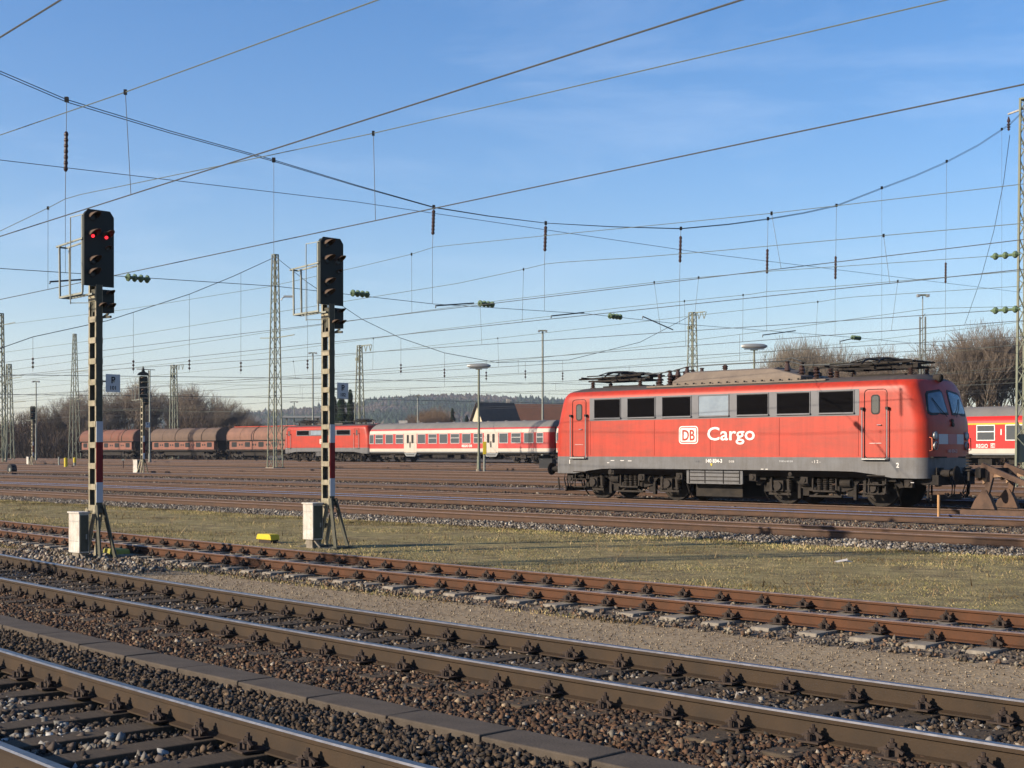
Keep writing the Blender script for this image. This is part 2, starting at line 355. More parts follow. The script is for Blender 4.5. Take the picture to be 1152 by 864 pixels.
def track(label, cf, t0, t1, rails, heads, sleeper=None, sp=.595, s0=0, s1=0, phase=0, step=1.0, clips=True, group=None):
    f = cf if callable(cf) else (lambda t: cf)
    root = empty('railway_track', (0, 0, 0), 0, label, 'railway track', group)
    mats = [rails, heads]
    for off in (-.7525, .7525): rail(root, cf, off, t0, t1, step, mats, .85 if sleeper == 'concrete' else 1.0)
    if sleeper is None:                                         # far tracks: all sleepers of one track as one mass
        b = MB(); t = s0
        while t < s1:
            c = W(f(t), t, zr(f(t))-.215); b.box(c, (.25, 2.5, .08), Matrix.Rotation(YAW, 3, 'Z')); t += .62
        tag(b.build('sleepers', M_WOOD, root), kind='stuff'); return root
    if sleeper == 'wood':
        me = MB().box((0, 0, -.25), (.26, 2.55, .15)).build('sleeper', M_WOOD, root, bevel=.012)
    else:
        b = MB(); P = [(-1.3, .02), (-1.25, 0.0), (-.45, 0), (-.25, -.03), (.25, -.03), (.45, 0), (1.25, 0), (1.3, .02)]
        b.box((0, -.78, -.245), (.29, 1.04, .14), taper=.82); b.box((0, .78, -.245), (.29, 1.04, .14), taper=.82); b.box((0, 0, -.265), (.23, .6, .12), taper=.85)
        me = b.build('sleeper', M_CONC, root, bevel=.01)
    cm = clip_mesh().build('rail_clip', M_CLIP, me) if clips else None
    cdata = cm.data if cm else None
    n = 0; t = s0 + phase; i = 0
    while t < s1 and n < 98:
        sl = (f(t+.5)-f(t-.5)); yaw = YAW - math.atan(sl) + random.uniform(-.012, .012)
        s = me if n == 0 else me.copy()
        if n: COL.objects.link(s)
        s.parent = root; s.location = W(f(t)+random.uniform(-.02, .02), t, zr(f(t))+random.uniform(-.006, .004)+(.026 if sleeper == 'concrete' else 0)); s.rotation_euler = (0, 0, yaw+random.uniform(-.012, .012))
        if cdata:
            for k in (-.7525, .7525):
                c = cm if (n == 0 and k < 0) else cm.copy()
                if c is not cm: COL.objects.link(c)
                c.parent = s; c.location = (0, k, random.uniform(-.002, .004)); c.rotation_euler = (0, random.uniform(-.03, .03), random.uniform(-.09, .09)); c.scale = (random.uniform(.9, 1.15), 1, random.uniform(.82, 1.04))
        n += 1; t += sp*(1+random.uniform(-.02, .02))
    return root
g = 'running tracks of the yard'
track('nearest track, cut by the lower left corner, on dark wooden sleepers', track1, -6, 60, M_RAILB, M_HEAD, 'wood', .62, 3.0, 19, .1, group=g)
track('brown track on dark wooden sleepers beside the concrete cable trough', track2, -8, 70, M_RAILB, M_HEAD, 'wood', .595, .8, 40, 0, group=g)
track('orange rusty track on pale concrete sleepers between sand path and grass', track3, -8, 90, M_RAIL, M_HEADR, 'concrete', .62, 3, 60, 0, group=g)
track('first rusty track beyond the grass strip', TR4, -20, 170, M_RAILF, M_HEADR, None, s0=-4, s1=110, step=4, group=g)
track('second track beyond the grass, just in front of the red freight locomotive', 34.9, -20, 200, M_RAILF, M_HEADP, None, s0=-4, s1=110, step=6, group=g)
names = ['rusty siding the red freight locomotive stands on', 'rusty track right behind the red freight locomotive', 'track just behind the pale walkway in mid yard',
 'mid-yard track, second one behind the pale walkway', 'mid-yard track, third one behind the pale walkway', 'mid-yard track in front of the narrow far gravel path', 'mid-yard track right behind the narrow far gravel path',
 'track under the first-class coach at the right edge', 'empty track just in front of the distant red train', 'track under the distant red locomotive and its coaches', 'track under the brown hopper wagons']
for d, nm in zip(FAR, names):
    track(nm, d, -15, 300, M_RAILF, M_HEADR if d not in (52.0, 88.0, 44.3) else M_HEAD, None, s0=0, s1=120 if d < 60 else 0.3, step=15, group=g)

# concrete cable trough: a row of lids
def trough(t): return 6.62 + .0039*max(0, t-4.5)**2
root = empty('cable_trough', W(6.6, 6, -.2), 0, 'flat concrete cable trough with joined lids between the two nearest tracks', 'cable trough')
t = 1.2
base = MB().box((0, 0, -.0), (.985, .36, .09)).build('trough_lid', M_SLAB, root, bevel=.012); n = 0
while t < 34:
    o = base if n == 0 else base.copy()
    if n: COL.objects.link(o)
    sl = trough(t+.5)-trough(t-.5)
    o.parent = root; o.location = W(trough(t), t, -.215+random.uniform(-.006, .006)) - root.location; o.rotation_euler = (random.uniform(-.012, .012), random.uniform(-.006, .006), YAW-math.atan(sl)+random.uniform(-.006, .006))
    n += 1; t += 1.0

# ------------------------------------------------------------------ loose stones and grass
CUBE = np.array([[-1,-1,-1],[1,-1,-1],[1,1,-1],[-1,1,-1],[-1,-1,1],[1,-1,1],[1,1,1],[-1,1,1]], float)
CF = np.array([[3,2,1,0],[4,5,6,7],[0,1,5,4],[1,2,6,5],[2,3,7,6],[3,0,4,7]])
def in_view(d, t, mx=.14, far=400):
    X = d*CA - t*SA; Y = d*SA + t*CA; u = CX + X/np.maximum(Y, .1)*FPX
    return (Y > 6.5) & (u > -1152*mx) & (u < 1152*(1+mx)) & (Y < far)
def stones(name, label, n, t0, t1, lo, hi, size, zf, pal, wts, keep=None, fl=.7):
    t = RNG.uniform(t0, t1, n); k = RNG.uniform(0, 1, n)
    a = np.array([lo(x) for x in t]) if callable(lo) else np.full(n, lo); c = np.array([hi(x) for x in t]) if callable(hi) else np.full(n, hi)
    d = a+(c-a)*k; ok = in_view(d, t)
    if keep is not None: ok &= keep(d, t)
    d, t = d[ok], t[ok]; n = len(d)
    if n == 0: return None
    s = size*np.clip(RNG.lognormal(0, .3, n), .5, 1.6); v = CUBE[None]*RNG.uniform(.22, 1.12, (n, 8, 3))*np.array([1.05, .78, fl])*s[:, None, None]*.56
    q = RNG.normal(size=(n, 4)); q /= np.linalg.norm(q, axis=1)[:, None]; w, x, y, z = q.T
    R = np.stack([1-2*(y*y+z*z), 2*(x*y-z*w), 2*(x*z+y*w), 2*(x*y+z*w), 1-2*(x*x+z*z), 2*(y*z-x*w), 2*(x*z-y*w), 2*(y*z+x*w), 1-2*(x*x+y*y)], 1).reshape(n, 3, 3)
    v = np.einsum('nij,nkj->nki', R, v)
    zz = np.array([zf(a_, b_) for a_, b_ in zip(d, t)]) + RNG.uniform(-.3, .45, n)*s
    v += np.stack([d*CA-t*SA, d*SA+t*CA, zz], 1)[:, None, :]
    f = (CF[None]+8*np.arange(n)[:, None, None]).reshape(-1, 4)
    pal = np.array(pal); ci = RNG.choice(len(pal), n, p=np.array(wts)/sum(wts)); col = pal[ci]*RNG.uniform(.6, 1.35, (n, 1))
    o = npmesh(name, v.reshape(-1, 3), f, M_STONE, np.repeat(col, 8, 0)); return tag(o, label, 'ballast', kind='stuff')
BROWN = [(.048, .034, .024), (.034, .026, .02), (.075, .052, .034), (.105, .073, .046), (.22, .19, .15), (.056, .049, .043)]
RED = [(.078, .043, .025), (.058, .034, .022), (.11, .062, .036), (.042, .029, .022), (.2, .15, .10)]
GREY = [(.16, .135, .10), (.11, .09, .07), (.22, .19, .145), (.07, .056, .044), (.14, .10, .065)]
notrough = lambda d, t: np.abs(d-(6.62+.0039*np.maximum(0, t-4.5)**2)) > .19
def off2(d, t): return d-np.array([track2(x) for x in t])
def sleepgap(off, half=.13):   # fewer stones on top of the sleepers
    return None
stones('ballast', 'dark brown ballast between the nearest track and the cable trough', 120000, 2, 36, lambda t: track1(t)-1.6, lambda t: trough(t)-.12, .036, lambda d, t: -.232, BROWN, [6, 5, 3, 1.4, .12, 2], notrough)
stones('ballast', 'pale loose stones lying inside the nearest track', 9000, 5, 22, lambda t: track1(t)-.65, lambda t: track1(t)+.3, .046, lambda d, t: -.215, [(.22, .21, .19), (.14, .125, .105), (.36, .35, .33), (.06, .046, .038)], [2, 3, .8, 5], lambda d, t: (t > 8.2+RNG.normal(0, .8, len(t))))
stones('ballast', 'rust brown ballast on the near side of the second track', 110000, 1, 42, lambda t: trough(t)+.2, lambda t: track2(t)-.66, .034, lambda d, t: -.232 + .035*min(1, max(0, (d-trough(t)-.2))), RED+BROWN, [5, 4, 2, 4, .8, 2, 2, 1, 1, .3, 1])
stones('ballast', 'dark grey brown ballast inside the second track', 80000, 1, 42, lambda t: track2(t)-.7, lambda t: track2(t)+.72, .037, lambda d, t: -.212, BROWN+[(.18, .16, .14)], [5, 5, 3, 2, .8, 4, 1.5])
stones('ballast', 'rusty stones along the far side of the second track', 14000, 1, 42, lambda t: track2(t)+.8, lambda t: track2(t)+1.5, .04, lambda d, t: -.222-.01*(d-track2(t)-.8), RED+BROWN, [5, 4, 2, 4, .8, 2, 2, 1, 1, .3, 1])
stones('ballast', 'pale brown ballast around the concrete sleepers of the third track', 42000, 3, 70, lambda t: track3(t)-1.55, lambda t: track3(t)+1.25, .037, lambda d, t: -.188-.03*max(0, abs(d-track3(t))-1.1), GREY+[(.13, .08, .05)], [3, 4, 1, 4, 3, 4])
stones('gravel', 'small pebbles scattered on the sand path', 26000, 2, 60, lambda t: track2(t)+1.3, lambda t: track3(t)-1.3, .014, lambda d, t: -.218, [(.22, .17, .115), (.15, .115, .08), (.3, .25, .18), (.1, .075, .055)], [4, 4, 2, 2])
stones('ballast', 'light grey ballast shoulder at the far edge of the grass', 42000, 10, 90, lambda t: TR4(t)-2.25, lambda t: TR4(t)-.8, .05, lambda d, t: -.205-.07*max(0, TR4(t)-1.6-d), [(.27, .24, .2), (.18, .155, .125), (.10, .085, .068), (.06, .047, .038)], [3, 4, 4, 4])
stones('ballast', 'brown ballast between the two tracks beyond the grass', 50000, 10, 90, lambda t: TR4(t)+.85, 33.9, .05, lambda d, t: -.215, GREY+RED, [3, 4, 1.2, 4, 3, 2, 3, 1, 2, .5])
stones('ballast', 'coarse brown ballast and clods across the yard around the freight locomotive', 90000, 12, 130, 35.9, 51.0, .085, lambda d, t: zr(d)-.225, BROWN+RED+[(.2, .17, .13)], [4, 4, 4, 3, 1, 3, 2, 2, 2, 2, .6, 2])
stones('gravel', 'broken lumps of ballast round the foot of the nearest signal', 700, 20, 26, 9.5+2.0, 9.5+3.4, .06, lambda d, t: -.2, [(.3, .27, .22), (.16, .13, .1), (.09, .07, .06)], [2, 3, 3])

def grass(name, label, n, lo, hi, t0, t1, h, pal, wts, keep=None, z=-.25):
    t = RNG.uniform(t0, t1, n); a = np.array([lo(x) for x in t]) if callable(lo) else lo; c = np.array([hi(x) for x in t]) if callable(hi) else hi
    d = a+(c-a)*RNG.uniform(0, 1, n); cl = np.sin(d*2.1+1.3*np.sin(t*.9))+np.sin(t*1.37+d)*.8+RNG.normal(0, .8, n); ok = in_view(d, t) & (cl > -1.1)
    if keep is not None: ok &= keep(d, t)
    d, t, cl = d[ok], t[ok], cl[ok]; n = len(d)
    hh = h*RNG.uniform(.4, 1.3, n)*(1+.25*np.clip(cl, -1, 2)); an = RNG.uniform(0, 2*pi, n); w = RNG.uniform(.006, .013, n); ln = RNG.uniform(.1, .9, n)*hh; la = RNG.uniform(0, 2*pi, n)
    p = np.stack([d*CA-t*SA, d*SA+t*CA, np.full(n, z)], 1); dx = np.stack([np.cos(an)*w, np.sin(an)*w, 0*an], 1); tip = np.stack([np.cos(la)*ln, np.sin(la)*ln, hh], 1)
    v = np.stack([p-dx, p+dx, p+tip], 1).reshape(-1, 3); f = np.arange(3*n).reshape(-1, 3)
    pn = sum(np.sin(d*f_*cos(a_)+t*f_*sin(a_)+ph)*w_ for f_, a_, ph, w_ in ((1.1, .3, 1, 1), (1.7, 1.9, 2, .9), (2.9, .9, 4, .8), (4.3, 2.4, .5, .7), (6.7, 1.4, 3, .6)))/2.2
    pal = np.array(pal); col = pal[RNG.choice(len(pal), n, p=np.array(wts)/sum(wts))]*RNG.uniform(.7, 1.25, (n, 1))*np.clip(1+.42*pn, .45, 1.5)[:, None]
    col *= np.where(pn[:, None]*RNG.uniform(.5, 1, (n, 1)) < -.45, [[.8, .7, .6]], [[1, 1, 1]])
    return tag(npmesh(name, v, f, M_BLADE, np.repeat(col, 3, 0)), label, 'grass', kind='stuff')
M_BLADE = mat('grass_blade', (.5, .5, .5), .8, attr=True)
GP = [(.27, .21, .09), (.17, .155, .052), (.28, .22, .11), (.12, .11, .038), (.2, .14, .07)]
grass('grass', 'short worn winter grass between the third track and the gravel shoulder', 380000, lambda t: track3(t)+1.15, lambda t: np.float64(25.7), 8, 90, .034, GP, [4, 4, 4, 2, 2])
grass('grass', 'scattered dead stalks standing in the winter grass', 5000, lambda t: track3(t)+1.1, lambda t: np.float64(26.2), 8, 90, .12, [(.3, .22, .11), (.2, .13, .06), (.12, .08, .045)], [3, 3, 2])
grass('grass', 'thin tufts of dry grass along the edge of the sand path', 9000, lambda t: track3(t)-1.7, lambda t: track3(t)-1.3, 10, 60, .04, GP, [4, 2, 4, 1, 3], z=-.22)
# ------------------------------------------------------------------ locomotives
def place(d, t, label, name, cat, group=None):
    return empty(name, W(d, t, zr(d)), YAW, label, cat, group)
def wheelset(b, x, r=.625, y=.75):
    for s in (-1, 1):
        b.lathe((x, s*(y-.06), r), [(r+.028, 0), (r+.028, s*.03), (r, s*.035), (r-.01, s*.13), (r-.09, s*.135), (r-.1, s*.1), (.2, s*.09), (.16, s*.15), (0.01, s*.16)], 22, (0, 1, 0))
    b.cyl((x, 0, r), .08, 1.4, (0, 1, 0), 8)
def buffer_pair(root, X, s, z=1.05):
    for y in (-.875, .875):
        b = MB(); b.box((X, y, z), (.03, .42, .34)); b.cyl((X+s*.17, y, z), .11, .34, (1, 0, 0)); b.cyl((X+s*.38, y, z), .075, .3, (1, 0, 0))
        b.lathe((X+s*.52, y, z), [(.225, 0), (.235, s*.02), (.2, s*.045), (.08, s*.06)], 18, (1, 0, 0)); b.build('buffer', M_BOG, root)
def coupler(root, X, s):
    b = MB(); b.box((X+s*.06, 0, 1.04), (.12, .3, .3)); b.tube([(X+s*.1, 0, 1.04), (X+s*.35, 0, .95)], .035)
    b.tube([(X+s*.35, .08, .97), (X+s*.42, .08, .7), (X+s*.35, .08, .5), (X+s*.3, 0, .46), (X+s*.35, -.08, .5), (X+s*.42, -.08, .7), (X+s*.35, -.08, .97)], .022, 6)
    b.tube([(X+s*.12, .03, 1.05), (X+s*.3, .03, 1.0), (X+s*.33, .03, 1.12)], .04); b.build('coupling_hook', M_BOGL, root)
    for y in (-.55, -.4, .4, .55):
        MB().tube([(X, y, .98), (X+s*.16, y, .93), (X+s*.24, y+.03, .68), (X+s*.2, y+.06, .42), (X+s*.1, y+.04, .34), (X+s*.02, y, .46)], .026, 7).build('brake_hose', M_BLK, root)

def loft_body(root, Lf, wf, zs, rad, bulge, zbot, mats, matf, name='body'):
    """closed body: plan rings at heights zs; Lf half length, wf half width; matf picks material by height"""
    ys = [0, .2, .4, .6, .8, .86, .91, .945, .97, .99, 1.0]
    def xe(y, z):                                              # end surface, y in 0..1 of half width
        return Lf(z) - bulge*y**2 - (rad*(1-sqrt(max(0, 1-((y-.8)/.2)**2))) if y > .8 else 0)
    def ring(z):
        w = wf(z); P = []
        for sx in (1, -1):
            yy = ys if sx > 0 else ys
            seq = [(xe(y, z), -y*w) for y in reversed(ys)] + [(xe(y, z), y*w) for y in ys[1:]]
            if sx < 0: seq = [(-x, -y) for x, y in seq]
            P += seq
            w2 = w; xs0 = seq[-1][0]
            m = 22; xe1 = -xs0
            P += [(xs0+(xe1-xs0)*k/m, seq[-1][1]) for k in range(1, m)]
        return P
    b = MB(); n = None; rows = []
    for i, z in enumerate(zs):
        R = ring(z); n = len(R)
        for x, y in R:
            zz = max(z, zbot(x)) if z < 1.3 else z
            b.v.append(Vector((x, y, zz)))
    for i in range(len(zs)-1):
        for k in range(n):
            k2 = (k+1) % n; b.f.append((i*n+k, i*n+k2, (i+1)*n+k2, (i+1)*n+k)); b.m.append(matf((zs[i]+zs[i+1])/2))
    b.f.append(tuple((len(zs)-1)*n+k for k in range(n))); b.m.append(matf(zs[-1]+.01)); b.f.append(tuple(range(n))[::-1]); b.m.append(1)
    o = b.build(name, mats, root, smooth=True, fix=True)
    return o, xe
def front_patch(xe, w, poly, off, sx=1, inset=.06):
    """polygon (y,z) laid on the curved end wall, standing off by `off`"""
    b = MB(); c = (sum(p[0] for p in poly)/len(poly), sum(p[1] for p in poly)/len(poly)); n = len(poly); rings = [1, .85, .6, .3]
    def S(y, z, o): return Vector((sx*(xe(min(1, abs(y)/w(z)), z)+o), sx*y, z))
    for r in rings:
        for p in poly: b.v.append(S(c[0]+(p[0]-c[0])*r, c[1]+(p[1]-c[1])*r, off))
    b.v.append(S(c[0], c[1], off)); ctr = len(b.v)-1
    for i in range(len(rings)-1):
        for k in range(n): k2 = (k+1) % n; b.f.append((i*n+k, i*n+k2, (i+1)*n+k2, (i+1)*n+k)); b.m.append(0)
    for k in range(n): b.f.append(((len(rings)-1)*n+k, (len(rings)-1)*n+(k+1) % n, ctr)); b.m.append(0)
    e0 = len(b.v)                                               # rim back to the wall
    for p in poly: b.v.append(S(p[0], p[1], -.01))
    for k in range(n): b.f.append((k, (k+1) % n, e0+(k+1) % n, e0+k)); b.m.append(0)
    return b
def rrect(x0, z0, x1, z1, r=.05, n=3):
    P = []
    for cx_, cz_, a0 in ((x1-r, z1-r, 0), (x0+r, z1-r, 90), (x0+r, z0+r, 180), (x1-r, z0+r, 270)):
        for k in range(n+1): a = radians(a0+90*k/n); P.append((cx_+r*cos(a), cz_+r*sin(a)))
    return P
def plate(name, m, parent, poly, y0, y1, bevel=0): return MB().prism(poly, y0, y1, 'xz').build(name, m, parent, bevel=bevel)
def frame_ring(b, x0, z0, x1, z1, w, y0, y1):
    b.box(((x0+x1)/2, (y0+y1)/2, z1+w/2), (x1-x0+2*w, abs(y1-y0), w)); b.box(((x0+x1)/2, (y0+y1)/2, z0-w/2), (x1-x0+2*w, abs(y1-y0), w))
    b.box((x0-w/2, (y0+y1)/2, (z0+z1)/2), (w, abs(y1-y0), z1-z0)); b.box((x1+w/2, (y0+y1)/2, (z0+z1)/2), (w, abs(y1-y0), z1-z0))

def db_logo(root, x0, z0, x1, z1, y, red, white):
    g = x1-x0
    b = MB(); b.k = 0; b.prism(rrect(x0, z0, x1, z1, .09*g/.6, 4), y, y-.004, 'xz'); o = b.build('logo', white, root)
    MB().prism(rrect(x0+.045*g, z0+.045*g, x1-.045*g, z1-.045*g, .07*g/.6, 4), y-.005, y-.009, 'xz').build('logo_ring', red, o)
    MB().prism(rrect(x0+.085*g, z0+.085*g, x1-.085*g, z1-.085*g, .04*g/.6, 4), y-.010, y-.014, 'xz').build('logo_field', white, o)
    h = (z1-z0)*.86
    t = text('logo_letters', 'DB', h*.98, red, o, facing(((x0+x1)/2, y-.018, z0+.2*(z1-z0)), (1, 0, 0), (0, 0, 1)), bold=.012*g/.9, depth=.002, align='CENTER', xs=.82)
    return o

def pantograph(root, x0, x1, z0, flip=False):
    xm = (x0+x1)/2
    for x in (x0+.5, x1-.55):
        for y in (-.5, .5):
            g = MB(); g.lathe((x, y, z0-.02), [(.1, 0), (.1, .03), (.05, .04), (.09, .07), (.05, .1), (.09, .13), (.05, .16), (.09, .19), (.05, .22)], 10); g.build('roof_insulator', M_INS, root)
    b = MB()
    for y in (-.5, .5): b.bar((x0+.3, y, z0+.24), (x1-.3, y, z0+.24), .06, .06)
    for x in (x0+.5, xm, x1-.5): b.bar((x, -.55, z0+.24), (x, .55, z0+.24), .06, .07)
    for y in (-.6, .6):                                        # folded lower and upper arms
        b.tube([(x0+.45, y*.75, z0+.34), (x1-.35, y*.95, z0+.40)], .035, 7); b.tube([(x0+.3, y, z0+.42), (x1-.6, y*.55, z0+.45)], .022, 6); b.tube([(x0-.15, y*.9, z0+.33), (x0+1.0, y*.9, z0+.34)], .03, 7)
    b.tube([(x0+.2, -.8, z0+.36), (x0+.2, .8, z0+.36)], .03, 7); b.tube([(x1-.4, -.7, z0+.4), (x1-.4, .7, z0+.4)], .03, 7)
    for y in (-.12, .12): b.cyl((xm-.1, y, z0+.33), .06, 1.5, (1, 0, 0), 9)
    for x in (x0+.95, x0+1.7, x1-.8): b.box((x, -.35, z0+.31), (.16, .2, .17)); b.box((x, .35, z0+.31), (.16, .2, .17))
    b.build('pantograph_frame', M_BOG, root)
    b = MB()
    for dx in (-.28, .28):
        c = xm+.15+dx
        b.tube([(c, -1.0, z0+.36), (c, -.85, z0+.46), (c, -.6, z0+.52), (c, .6, z0+.52), (c, .85, z0+.46), (c, 1.0, z0+.36)], .028, 6)
    for y in (-.6, -.3, .3, .6): b.tube([(xm-.75, y, z0+.44), (xm-.3, y, z0+.535), (xm+.15, y, z0+.55), (xm+.6, y, z0+.535), (xm+1.0, y, z0+.45)], .02, 6)
    b.build('pantograph_head', M_BLK, root)

def bogie(root, xc, wb=3.4, detail=True):
    bt = empty('bogie', (xc, 0, 0)); bt.parent = root
    for s in (-1, 1):
        b = MB(); wheelset(b, s*wb/2); b.build('wheelset', M_BOG, bt, smooth=True)
    for y in (-1.12, 1.12):
        s = 1 if y > 0 else -1
        b = MB()
        P = [(-wb/2-.95, .62), (-wb/2-.85, .86), (-wb/2-.3, .9), (-wb/2+.35, .98), (-.75, .86), (-.55, .62), (.55, .62), (.75, .86), (wb/2-.35, .98), (wb/2+.3, .9), (wb/2+.85, .86), (wb/2+.95, .62), (wb/2+.8, .6), (wb/2+.6, .78), (wb/2-.55, .78), (.95, .55), (.6, .45), (-.6, .45), (-.95, .55), (-wb/2+.55, .78), (-wb/2-.6, .78), (-wb/2-.8, .6)]
        b.prism(P, y-.05*s, y+.06*s, 'xz'); b.build('bogie_frame', M_BOG, bt)
        for k in (-1, 1):
            b = MB(); x = k*wb/2
            b.box((x, y+.1*s, .6), (.36, .22, .34)); b.cyl((x, y+.24*s, .6), .14, .08, (0, 1, 0), 14)
            for q in (-.34, .34): 
                for i in range(5): b.cyl((x+q, y+.06*s, .5+.07*i), .085, .035, n=10)
                b.box((x+q, y+.08*s, .44), (.2, .2, .04)); b.bar((x+q, y+.12*s, .38), (x+q*.9, y+.12*s, .92), .09, .06)
            b.bar((x-.42, y+.1*s, .34), (x+.42, y+.1*s, .34), .05, .07)
            b.build('axle_box', M_BOGL, bt)
        b = MB()
        for q in (-.22, 0, .22):
            for i in range(7): b.cyl((q, y+.12*s, .52+.062*i), .088, .03, n=10)
        b.box((0, y+.12*s, .46), (.8, .26, .05)); b.box((0, y+.14*s, .98), (.72, .22, .07)); b.bar((-.42, y+.2*s, .95), (-.42, y+.2*s, .5), .05, .05); b.bar((.42, y+.2*s, .95), (.42, y+.2*s, .5), .05, .05)
        b.box((0, y+.1*s, .3), (1.15, .12, .06)); b.bar((-.5, y+.1*s, .28), (-.2, y+.1*s, .45), .05, .05); b.bar((.5, y+.1*s, .28), (.2, y+.1*s, .45), .05, .05)
        b.build('bogie_spring', M_BOGL, bt)
        for k in (-1, 1):
            b = MB(); b.cyl((k*(wb/2-.98), y+.1*s, .72), .13, .36, (1, 0, 0), 12); b.box((k*(wb/2+.62), y+.08*s, .92), (.28, .24, .26)); b.tube([(k*(wb/2+.62), y+.05*s, .8), (k*(wb/2+.7), y-.1*s, .35), (k*(wb/2+.66), y-.3*s, .12)], .025, 6)
            b.box((k*(wb/2-.7), y+.02*s, .42), (.1, .12, .42)); b.box((k*(wb/2-.9), y-.1*s, .55), (.22, .2, .5)); b.tube([(k*.5, y+.16*s, 1.0), (k*.95, y+.18*s, .84), (k*1.2, y+.16*s, .98)], .018, 5)
            b.build('bogie_gear', M_BOG, bt)
    return bt

def make_loco(root, kind):
    big = kind == 'cargo'; H = 7.57
    def Lf(z):
        if z < 1.5: return H
        if z < 2.55: return H-.02*(z-1.5)
        return H-.02-.28*(z-2.55)-.14*max(0, z-3.3)**2*2 - (1.2*(z-3.86) if z > 3.86 else 0)
    def wf(z):
        pts = [(0, 1.49), (1.0, 1.5), (3.58, 1.5), (3.70, 1.475), (3.79, 1.41), (3.86, 1.31), (3.92, 1.16), (3.98, .92), (4.03, .6), (4.06, .25)]
        return float(np.interp(z, [p[0] for p in pts], [p[1] for p in pts]))
    zs = [.70, .78, .86, .94, 1.02, 1.10, 1.2, 1.35, 1.515, 1.52, 1.9, 2.3, 2.6, 2.9, 3.2, 3.45, 3.58, 3.65, 3.70, 3.75, 3.79, 3.83, 3.86, 3.885, 3.92, 3.95, 3.98, 4.03, 4.06]
    def zbot(x):
        a = abs(x); return 1.10 if a < 4.3 else (1.10-.02*(a-4.3) if a < 5.2 else (max(.90, 1.08-.14*(a-5.2)**1.2) if a < 7.2 else .90))
    body, xe = loft_body(root, Lf, wf, zs, .38, .16, zbot, [M_RED, M_GREYP, M_ROOF], lambda z: 1 if z < 1.518 else (2 if z > 3.868 else 0))
    Y = -1.5
    for sy in (-1, 1):
        y = sy*1.5; o_ = lambda v: y+sy*v
        # window band
        if big: wx = [(-5.76+1.553*i, 1.25) for i in range(7)]; band = (-5.98, 4.98); zt, zb = 3.615, 2.80
        else: wx = [(-5.0, 2.2), (-2.5, 2.1), (-.2, 2.1), (2.1, 2.3)]; band = (-5.1, 4.5); zt, zb = 3.45, 2.82
        plate('window_band', M_BAND, root, rrect(band[0], zb, band[1], zt, .02, 1), y, o_(.006))
        for i, (x, w) in enumerate(wx):
            a, c = x, x+w; glass = (i == 3) if big else (i == 1)
            fr = MB(); frame_ring(fr, a+.02, zb+.10, c-.02, zt-.05, .022, y, o_(.03)); fr.box(((a+c)/2, o_(.03), zb+.08), (w+.02, .07, .045)); f = fr.build('side_window', M_BAND, root)
            gz = MB()
            if glass: gz.box(((a+c)/2, o_(.009), (zb+zt)/2+.01), (w-.04, .012, zt-zb-.15)); gz.build('pane', M_GLASSL, f)
            else:
                gz.box(((a+c)/2, o_(.007), (zb+zt)/2+.01), (w-.04, .008, zt-zb-.15))
                k = zb+.13
                while k < zt-.08: gz.box(((a+c)/2, o_(.018), k), (w-.08, .022, .012), Matrix.Rotation(.5*sy, 3, 'X')); k += .036
                gz.build('louvre', M_LOUV, f)
        if big:
            for xs_ in (-5.95, -3.0, -.62, 2.1, 4.95): MB().box((xs_, o_(.002), 2.17), (.012, .006, 1.22)).build('panel_seam', mat('seam_dark', (.16, .014, .01), .7), root)
        # doors
        for dx0, dx1 in ((-6.83, -6.13), (5.14, 5.94)):
            dr = MB(); dr.prism(rrect(dx0+.06, 1.53, dx1-.06, 3.52, .09, 3), y-sy*.001, o_(.010), 'xz'); door = dr.build('cab_door', M_RED, root)
            e = MB(); P = rrect(dx0+.02, 1.5, dx1-.02, 3.58, .12, 4); P.append(P[0]); e.tube([(p[0], o_(.004), p[1]) for p in P], .013, 5, cap=False); e.build('door_seal', M_BLK, door)
            xm = (dx0+dx1)/2; MB().prism(rrect(xm-.15, 2.82, xm+.15, 3.42, .1, 4), o_(.010), o_(.018), 'xz').build('door_window', M_BLK, door)
            MB().prism(rrect(xm-.11, 2.86, xm+.11, 3.38, .08, 4), o_(.018), o_(.022), 'xz').build('pane', M_GLASS, door)
            h = MB(); h.bar((xm-.2, o_(.012), 1.95), (xm+.2, o_(.012), 1.95), .02, .012); h.tube([(dx1-.2, o_(.015), 2.5), (dx1-.2, o_(.05), 2.5), (dx1-.33, o_(.05), 2.5)], .014, 6); h.build('door_handle', M_SILV, door)
            for xh in (dx0-.02, dx1+.02):
                MB().tube([(xh, o_(0), 2.98), (xh, o_(.08), 2.96), (xh, o_(.08), 1.45), (xh, o_(0), 1.43)], .02, 7).build('grab_rail', M_SILV, root); MB().box((xh, o_(.06), 3.0), (.09, .1, .08)).build('rail_bracket', M_BLK, root)
            b = MB(); b.box((xm, o_(.06), 1.47), (dx1-dx0, .16, .035)); b.build('door_step', M_STEEL, root)
            b = MB()
            for xh in (xm-.28, xm+.28): b.bar((xh, o_(-.12), 1.02), (xh, o_(-.06), .38), .035, .03)
            for zz in (.97, .70, .42): b.box((xm, o_(-.08), zz), (.6, .18, .03))
            b.build('ladder', M_BOGL, root)
        b = MB(); b.prism(rrect(-1.62, .62, .67, 1.09, .03, 1), o_(-.1), o_(-.02), 'xz')
        bx = b.build('underfloor_box', M_GREYP, root); b = MB()
        for zz in (.99, .86, .73): b.box((-.47, o_(-.008), zz), (2.0, .02, .02))
        for xx in (-1.5, -.85, -.1, .55): b.box((xx, o_(-.01), .85), (.02, .022, .42))
        b.build('box_ribs', M_BOG, bx)
        b = MB(); b.bar((-5, y*.99, 1.56), (5, y*.99, 1.56), .01, .01)
